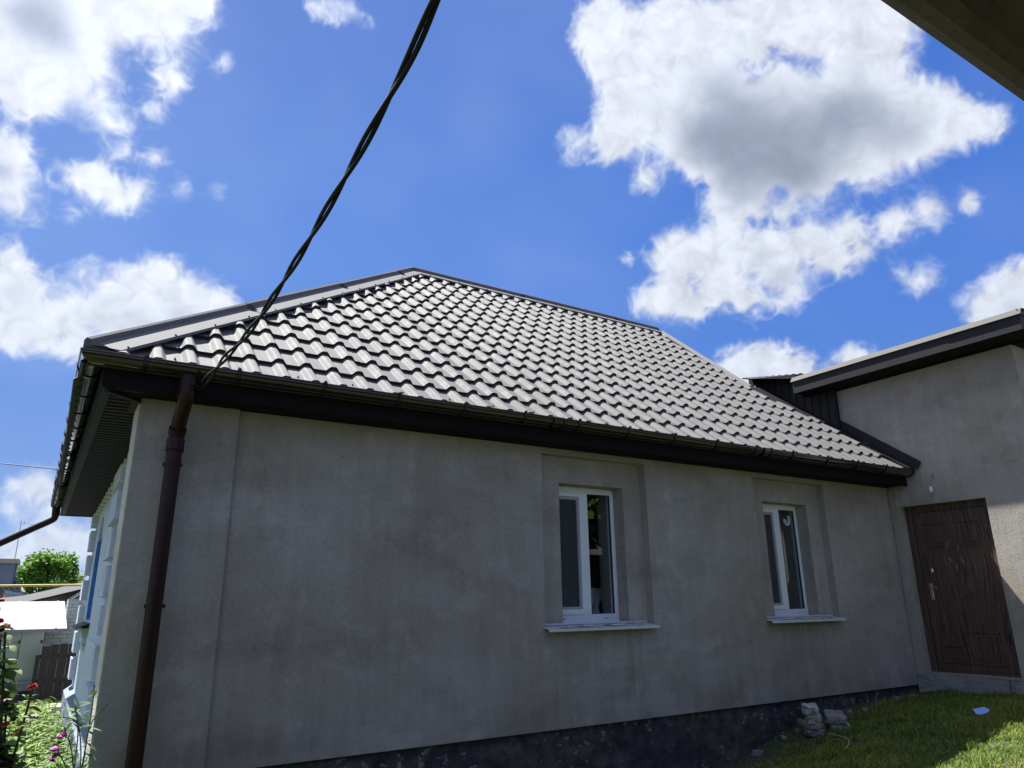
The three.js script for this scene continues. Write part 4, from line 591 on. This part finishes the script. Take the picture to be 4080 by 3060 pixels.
{ // leafy bed along the whitewashed side
  const r = rng(66), A = [], Bf = [], stems = [];
  const big = leafGeo(0.13, 0.04, 0.3, 0.35), small = leafGeo(0.045, 0.03, 0.3, 0.2);
  for (let i = 0; i < 620; i++) {
    const z = -7.4 + r() * 6.6, x = -1.9 + r() * 1.93 + 0.02 * z * 0, h = 0.28 + r() * 0.26, y = groundY(x, z), lean = (r() - 0.5) * 0.2;
    stems.push(cyl([x, y, z], [x + lean * h, y + h, z + lean * h], 0.004, 0.003, 5));
    for (let k = 0; k < 15; k++) { const t = 0.25 + 0.75 * k / 14, b = 0.45 + r() * 0.75; A.push({ p: V3(x + lean * h * t, y + h * t, z + lean * h * t), q: euler(0, k * 2.4 + r(), 0.15 + 0.75 * t * r()), s: (0.75 + 0.5 * r()) * (1.1 - 0.3 * t), c: col(lerp(0.12, 0.21, r()) * b, 0.29 * b, 0.018 * b) }); }
  }
  for (let i = 0; i < 20000; i++) { const z = -2.6 + r() * 3.6, x = -1.5 + r() * 1.46, hgt = 0.30 * (0.5 + 0.5 * gn(x * 2.1 + 9, z * 2.1)) + 0.30 * smoothstep(z, -2, 0.5); const y = groundY(x, z) + hgt * Math.sqrt(r()) + 0.05, b = 0.4 + r() * 0.8; Bf.push({ p: V3(x, y, z), q: euler(r() * 0.8 - 0.4, r() * 6.28, r() * 0.9 - 0.3), s: 0.7 + r() * 0.9, c: col(0.095 * b, 0.165 * b, 0.035 * b) }); }
  tag(scatter('bed_foliage', big, leafMat(0.45), A), 'bright green broad leaved plants filling the bed beside the blue plinth', 'bed plants');
  tag(scatter('ground_cover', small, leafMat(0.5), Bf), 'pale small leaved ground cover at the lower left in the bed', 'ground cover');
  const st = obj('plant_stems', stems, std(0.1, 0.2, 0.04, 0.7)); st.userData.kind = 'stuff'; tag(st, 'green stems under the broad leaved bed plants', 'plant stems');
}
function bloom(R, seed, flat = 0.9) {                                 // a cupped flower of overlapping petals
  const r = rng(seed), gs = [];
  [[0.35, 4, 1.15], [0.6, 5, 0.85], [0.85, 6, 0.55], [1.0, 7, 0.3]].forEach(([k, n, tilt]) => { for (let i = 0; i < n; i++) { const g = new THREE.SphereGeometry(R * 0.62 * (0.5 + k * 0.5), 7, 5, 0, 1.9, 0.35, 1.25); g.rotateY(-0.95 - Math.PI / 2); g.scale(1, flat * 1.1, 0.55); g.translate(0, -R * 0.1, R * 0.30 * k); g.rotateX(0.9 - tilt * 0.8 + (r() - 0.5) * 0.25); g.rotateY(i * 6.283 / n + k * 5 + r() * 0.3); gs.push(g); } });
  return mergeGeometries(gs.map((g) => g.toNonIndexed()));
}
{ // rose bush at the left edge
  const b = thing('rose_bush', 'tall thin rose bush with red and coral blooms at the left edge', 'rose bush', [-0.42, groundY(-0.42, 0.9), 0.9]), r = rng(12), o = b.position.clone();
  const bl = [[-0.56, 1.63, 1.05, 0.034, 0], [-0.518, 1.512, 1.05, 0.036, 0], [-0.548, 1.535, 1.06, 0.034, 0], [-0.365, 1.215, 1.0, 0.045, 1], [-0.45, 1.055, 1.02, 0.036, 1], [-0.535, 1.49, 1.04, 0.03, 0]];
  const cane = [], lv = [], base = V3(0, 0, 0), leaf = leafGeo(0.055, 0.042, 0.25, 0.2);
  const addLeaves = (path, n) => { for (let i = 0; i < n; i++) { const t = 0.3 + 0.68 * r(), p = path.getPointAt(t), red = r() < 0.15, k = 0.7 + 0.5 * r(); for (let j = 0; j < 3; j++) lv.push({ p: p.clone().add(V3((r() - 0.5) * 0.09, (r() - 0.5) * 0.05, (r() - 0.5) * 0.09)), q: euler((r() - 0.5) * 0.8, r() * 6.28, r() * 0.9 - 0.55), s: 0.95 + 0.7 * r(), c: red ? col(0.20 * k, 0.13 * k, 0.05 * k) : col(0.13 * k, 0.21 * k, 0.06 * k) }); } };
  for (const [x, y, z] of bl) { const e = V3(x, y, z).sub(o), m = e.clone().multiplyScalar(0.55).add(V3((r() - 0.5) * 0.08, 0.03, (r() - 0.5) * 0.08)), c = new THREE.CatmullRomCurve3([base.clone().add(V3((r() - 0.5) * 0.06, 0, (r() - 0.5) * 0.06)), m, e.clone().add(V3(0, -0.03, 0))]); cane.push(new THREE.TubeGeometry(c, 20, 0.0055, 6)); addLeaves(c, 24); }
  for (let i = 0; i < 5; i++) { const e = V3((r() - 0.45) * 0.26, 0.9 + r() * 0.35, (r() - 0.5) * 0.3), c = new THREE.CatmullRomCurve3([base, e.clone().multiplyScalar(0.5).add(V3(0.03, 0.05, 0)), e]); cane.push(new THREE.TubeGeometry(c, 16, 0.005, 6)); addLeaves(c, 22); }
  obj('cane', cane, std(0.055, 0.05, 0.035, 0.7), b);
  scatter('leaves', leaf, leafMat(0.4), lv, b);
  const red = phys(0.62, 0.035, 0.11, 0.55, { transmission: 0.15, thickness: 0 }), coral = phys(0.85, 0.17, 0.19, 0.55, { transmission: 0.2, thickness: 0 });
  bl.forEach(([x, y, z, R, c], i) => { const g = bloom(R, 100 + i); g.rotateX((r() - 0.5) * 0.9); g.rotateZ((r() - 0.5) * 0.9); const m = obj('rose_bloom', [g], c ? coral : red, b); m.position.set(x, y, z).sub(o); });
}
{ // sweet pea at the corner
  const b = thing('sweet_pea', 'wiry sweet pea plant with magenta flowers climbing at the house corner', 'flower plant', [-0.06, groundY(-0.06, 0.2), 0.2]), r = rng(21), o = b.position.clone(), lv = [], st = [], leaf = leafGeo(0.085, 0.02, 0.25, 0.15);
  const vines = [[[-0.05, 0.5, 0.2], [-0.046, 0.746, 0.2], [-0.03, 0.93, 0.2], [0.012, 0.995, 0.2], [0.045, 1.03, 0.2]], [[-0.05, 0.5, 0.22], [-0.07, 0.8, 0.25], [-0.12, 0.96, 0.28], [-0.187, 0.985, 0.3]], [[-0.045, 0.5, 0.18], [-0.04, 0.85, 0.18], [-0.038, 1.0, 0.19], [-0.042, 1.14, 0.2]], [[-0.06, 0.4, 0.25], [-0.09, 0.7, 0.3], [-0.10, 0.9, 0.3], [-0.13, 1.04, 0.25]], [[-0.05, 0.3, 0.25], [-0.085, 0.6, 0.4], [-0.13, 0.75, 0.5]], [[-0.05, 0.3, 0.25], [-0.12, 0.7, 0.6], [-0.21, 0.90, 0.85]], [[-0.05, 0.4, 0.24], [-0.12, 0.8, 0.5], [-0.195, 1.0, 0.85]]];
  vines.forEach((v) => { const c = new THREE.CatmullRomCurve3([V3(0, 0, 0), ...v.map((p) => V3(...p).sub(o))]); st.push(new THREE.TubeGeometry(c, 30, 0.0035, 6)); for (let i = 0; i < 26; i++) { const t = 0.2 + 0.78 * r(), p = c.getPointAt(t), k = 0.7 + 0.6 * r(); for (let j = 0; j < 2; j++) lv.push({ p, q: euler((r() - 0.5), r() * 6.28, r() * 1.4 - 0.5), s: 0.55 + 0.6 * r(), c: col(0.10 * k, 0.19 * k, 0.05 * k) }); } });
  obj('stem', st, std(0.09, 0.14, 0.05, 0.6), b); scatter('leaves', leaf, leafMat(0.5), lv, b);
  const mag = phys(0.52, 0.03, 0.38, 0.6, { transmission: 0.2, thickness: 0 }), pale = phys(0.6, 0.36, 0.42, 0.6, { transmission: 0.2, thickness: 0 });
  [[-0.21, 0.955, 0.85, 0.034, mag], [-0.19, 0.965, 0.84, 0.03, mag], [-0.222, 0.90, 0.85, 0.042, mag], [-0.212, 0.872, 0.86, 0.04, mag], [-0.228, 0.85, 0.85, 0.036, mag], [-0.262, 0.80, 0.87, 0.04, mag], [-0.12, 0.872, 0.55, 0.022, pale], [-0.135, 0.855, 0.55, 0.02, pale]].forEach(([x, y, z, R, m], i) => { const g = bloom(R, 300 + i, 0.7); g.rotateX(r()); g.rotateZ(r() - 0.5); const f = obj('flower', [g], m, b); f.position.set(x, y, z).sub(o); });
}
function makeTree(name, label, cat, pos, H, Wd, n, leafS, seed, tone) {
  const t = thing(name, label, cat, pos), r = rng(seed), lv = [], cr = H * 0.62, limbs = [cyl([0, 0, 0], [0.05, H * 0.45, 0], H * 0.035, H * 0.022, 10)];
  const puffs = [...Array(46)].map(() => { const a = r() * 6.28, u = r() * 2 - 0.9, w = Math.sqrt(Math.max(0.05, 1 - u * u * 0.85)) * (0.4 + 0.72 * r()); return V3(Math.cos(a) * w * Wd * 0.8, cr + u * H * 0.28, Math.sin(a) * w * Wd * 0.8); });
  for (let i = 0; i < 18; i++) { const e = puffs[i * 2]; limbs.push(tube([[0.05, H * 0.36, 0], [e.x * 0.4, H * 0.46, e.z * 0.4], [e.x * 0.85, e.y - H * 0.02, e.z * 0.85]], H * 0.008, 10, 5)); }
  for (let i = 0; i < n; i++) { const c = puffs[Math.floor(r() * puffs.length)], d = V3(r() - 0.5, r() - 0.5, r() - 0.5).normalize().multiplyScalar(Wd * (0.16 + 0.14 * r()) * Math.pow(r(), 0.4)), k = (0.7 + 0.6 * r()) * tone, yl = r() < 0.22 && c.x > Wd * 0.4; lv.push({ p: c.clone().add(d), q: euler(r() * 2 - 1, r() * 6.28, r() * 1.6 - 0.8), s: (0.7 + 0.7 * r()) * leafS, c: yl ? col(0.26 * k, 0.24 * k, 0.03 * k) : col(0.10 * k, 0.19 * k, 0.024 * k) }); }
  obj('trunk', limbs, std(0.1, 0.08, 0.06, 0.9), t); scatter('crown', leafGeo(0.13, 0.09, 0.2, 0.2), leafMat(0.5), lv, t);
}
makeTree('tree', 'round leafy green tree standing beyond the old sheds', 'tree', [-0.3, 0, -40], 4.35, 2.05, 10500, 1.2, 90, 1.6);
makeTree('tall_tree', 'tall dark tree beside the open shed, seen mirrored in the window panes', 'tree', [13, 0, 12.5], 10, 4.2, 9000, 3.2, 91, 0.7);
makeTree('tall_tree', 'second tall tree further along the open shed, mirrored in the window panes', 'tree', [20, 0, 14], 11, 4.6, 9000, 3.2, 92, 0.7);

// ---------------------------------------------------------------- yard and neighbours on the left
{
  const s = thing('metal_shed', 'low shed with galvanised double doors under a white sheet roof', 'shed'), zn = phys(0.46, 0.47, 0.48, 0.3, { metalness: 0.85 });
  obj('shed_wall', [bx(-3.2, -0.3, -0.3, 1.15, -14.3, -12.03)], std(0.11, 0.10, 0.115, 0.9), s);
  for (const [a, b] of [[-1.55, -0.66], [-0.648, -0.29]]) { const d = obj('shed_door', [rbx(a, b, 0.24, 1.13, -12.03, -12.0, 0.006)], zn, s); for (const y of [0.36, 0.92]) obj('hinge', [bx(b - 0.5 * (b - a) * 0 - 0.03, b - 0.002, y, y + 0.06, -11.998, -11.985)], M.darkSteel, d); }
  obj('roof_sheet', [slab([[-3.4, 1.19, -11.75], [0.085, 1.19, -11.75], [0.03, 1.72, -14.5], [-3.4, 1.72, -14.5]], 0.03), bx(-3.4, 0.08, 1.13, 1.185, -11.77, -11.75)], std(0.205, 0.215, 0.23, 0.6), s);
  for (let i = 0; i < 5; i++) obj('roof_seam', [slab([[-3.0 + i * 0.72, 1.203, -11.75], [-2.97 + i * 0.72, 1.203, -11.75], [-2.97 + i * 0.72, 1.735, -14.5], [-3.0 + i * 0.72, 1.735, -14.5]], 0.02)], std(0.18, 0.19, 0.205, 0.6), s);
  obj('step', [bx(-0.6, -0.14, 0.1, 0.24, -12.0, -11.6)], M.concrete, s);
  const w = thing('brick_outbuilding', 'pale brick outbuilding behind the board fence', 'outbuilding');
  { const map = tex(256, 256, 0.52, 0.3, (u, v) => { const row = Math.floor(v * 4), x = (u * 2 + (row % 2) * 0.5) % 1, y = (v * 4) % 1, j = x < 0.06 || y < 0.14; return j ? [0.2, 0.21, 0.2] : mul([0.40, 0.42, 0.40], 1 + 0.2 * oct(nA, u, v, 8, 8, 3)); }); M.paleBrick = std(1, 1, 1, 0.9, { map }); }
  obj('brick_wall', [bx(-0.4, 0.06, -0.3, 1.12, -12.9, -12.5), bx(0.06, 3.5, -0.3, 1.75, -13.9, -12.7)], M.paleBrick, w);
  const f = thing('board_fence', 'short fence of dark weathered upright boards beside the shed', 'fence', [0, 0, -11.2]);
  for (const [a, b, y] of [[-0.275, -0.15, 0.9], [-0.145, -0.005, 0.925], [0.003, 0.14, 0.935], [0.148, 0.30, 0.93], [0.306, 0.45, 0.92]]) obj('fence_board', [rbx(a, b, -0.05, y, 0, 0.025, 0.004)], std(0.034, 0.028, 0.025, 0.9), f);
  obj('fence_rail', [bx(-0.3, 0.5, 0.25, 0.32, -0.05, -0.002), bx(-0.3, 0.5, 0.68, 0.75, -0.05, -0.002), bx(-0.36, -0.29, -0.1, 0.75, -0.06, 0.02), bx(0.16, 0.26, 0.52, 0.66, 0.03, 0.06)], std(0.03, 0.025, 0.024, 0.9), f);
  const k = thing('concrete_slab', 'low concrete slab edge lying at the back of the garden bed', 'slab'); obj('slab', [rbx(-0.07, 0.9, -0.22, -0.0, -9.75, -9.3, 0.01)], std(0.33, 0.33, 0.34, 0.9), k); obj('slab_top', [bx(-0.09, 0.92, 0.0, 0.03, -9.8, -9.28)], std(0.5, 0.46, 0.38, 0.9), k);
  // dark gabled shed further back
  const g = thing('gabled_shed', 'old grey gabled shed with sagging black roof', 'shed', [0, 0, -17]);
  { const sh = new THREE.Shape(); sh.moveTo(-1.4, -0.3); sh.lineTo(0.9, -0.3); sh.lineTo(0.9, 2.03); sh.lineTo(0.4, 2.0); sh.lineTo(-0.25, 1.84); sh.lineTo(-0.92, 1.66); sh.lineTo(-1.4, 1.6); sh.closePath(); obj('gable_wall', [extr(sh, 0.2)], std(0.30, 0.30, 0.34, 0.9), g); }
  const rp = [[-1.5, 1.61], [-0.92, 1.68], [-0.25, 1.85], [0.4, 2.03], [0.9, 2.08]], rs = []; for (let i = 0; i < 4; i++) rs.push(slab([[rp[i][0], rp[i][1], 0.75], [rp[i + 1][0], rp[i + 1][1], 0.75], [rp[i + 1][0], rp[i + 1][1] + 0.25, -4], [rp[i][0], rp[i][1] + 0.25, -4]], 0.05)); obj('roof_sheet', rs, std(0.028, 0.027, 0.028, 0.8), g);
  obj('barge_board', [slab([[0.1, 1.72, 2.5], [0.1, 1.78, 2.5], [0.42, 2.02, 2.5], [0.42, 1.96, 2.5]], 0.05)], std(0.26, 0.26, 0.27, 0.8), g);
  obj('lean_to', [slab([[0.1, 1.70, 2.5], [0.7, 2.16, 2.5], [0.7, 2.16, 0.2], [0.1, 1.7, 0.2]], 0.04)], std(0.035, 0.033, 0.03, 0.9), g);
  // neighbour's house with dormer
  const n = thing('neighbour_house', 'peach walled neighbour house with slate roof and blue grey dormer', 'house', [0, 0, -25]);
  const slate = std(0.17, 0.155, 0.145, 0.9), peach = std(0.55, 0.44, 0.36, 0.9);
  obj('house_wall', [bx(-7, -1.52, -0.3, 2.1, -3, 0)], peach, n);
  { const sh = new THREE.Shape(); sh.moveTo(-1.52, -0.3); sh.lineTo(-0.3, -0.3); sh.lineTo(-0.3, 1.72); sh.lineTo(-1.52, 2.04); sh.closePath(); obj('annex_wall', [extr(sh, 1.5)], peach, n); }
  obj('barge_board', [slab([[-1.5, 2.05, 1.56], [-0.55, 1.8, 1.56], [-0.55, 1.9, 1.56], [-1.5, 2.14, 1.56]], 0.06)], std(0.32, 0.45, 0.66, 0.5), n);
  obj('roof', [slab([[-7, 2.1, 0.4], [-0.95, 2.1, 0.4], [-1.75, 3.2, -2.2], [-7, 3.2, -2.2]], 0.06)], slate, n);
  for (let i = 0; i < 9; i++) obj('roof_rib', [slab([[-1.05 - i * 0.16, 2.14, 0.41], [-1.13 - i * 0.16, 2.14, 0.41], [-1.79 - i * 0.16, 3.2, -2.1], [-1.71 - i * 0.16, 3.2, -2.1]].reverse(), 0.03)], slate, n);
  const d = grp('dormer', n); obj('dormer_wall', [bx(-3.0, -1.36, 2.35, 3.04, -1.6, 0.1)], std(0.17, 0.21, 0.27, 0.8), d); obj('dormer_roof', [rbx(-3.1, -1.3, 3.04, 3.19, -1.7, 0.2, 0.01)], std(0.40, 0.33, 0.29, 0.8), d);
  obj('dormer_trim', [bx(-1.375, -1.34, 2.3, 3.04, 0.09, 0.13)], std(0.06, 0.09, 0.09, 0.7), d);
  const m = thing('antenna_mast', 'thin antenna mast rising behind the dormer', 'antenna', [-1.45, 0, -26.5]); obj('mast', [cyl([-0.02, 2.0, 0], [-0.05, 4.62, 0], 0.018, 0.012, 8)], std(0.3, 0.33, 0.38, 0.5), m); obj('antenna_arm', [cyl([-0.05, 4.56, 0], [0.42, 4.5, 0], 0.01, 0.008, 6), cyl([0.05, 4.47, 0], [0.05, 4.62, 0], 0.008, 0.008, 6)], std(0.3, 0.33, 0.38, 0.5), m);
  const p = thing('gas_pipe', 'yellow gas pipe crossing above the sheds', 'pipe'); obj('pipe', [cyl([-4, 1.93, -10.6], [0.2, 1.985, -10.6], 0.022), cyl([0.2, 1.985, -10.6], [2.5, 2.0, -10.6], 0.022)], std(0.46, 0.35, 0.10, 0.5), p); obj('pipe_post', [cyl([-3.2, -0.1, -10.63], [-3.2, 1.93, -10.63], 0.03), cyl([1.4, -0.1, -10.63], [1.4, 1.97, -10.63], 0.03)], std(0.4, 0.32, 0.1, 0.6), p);
}

renderer.render(scene, camera);
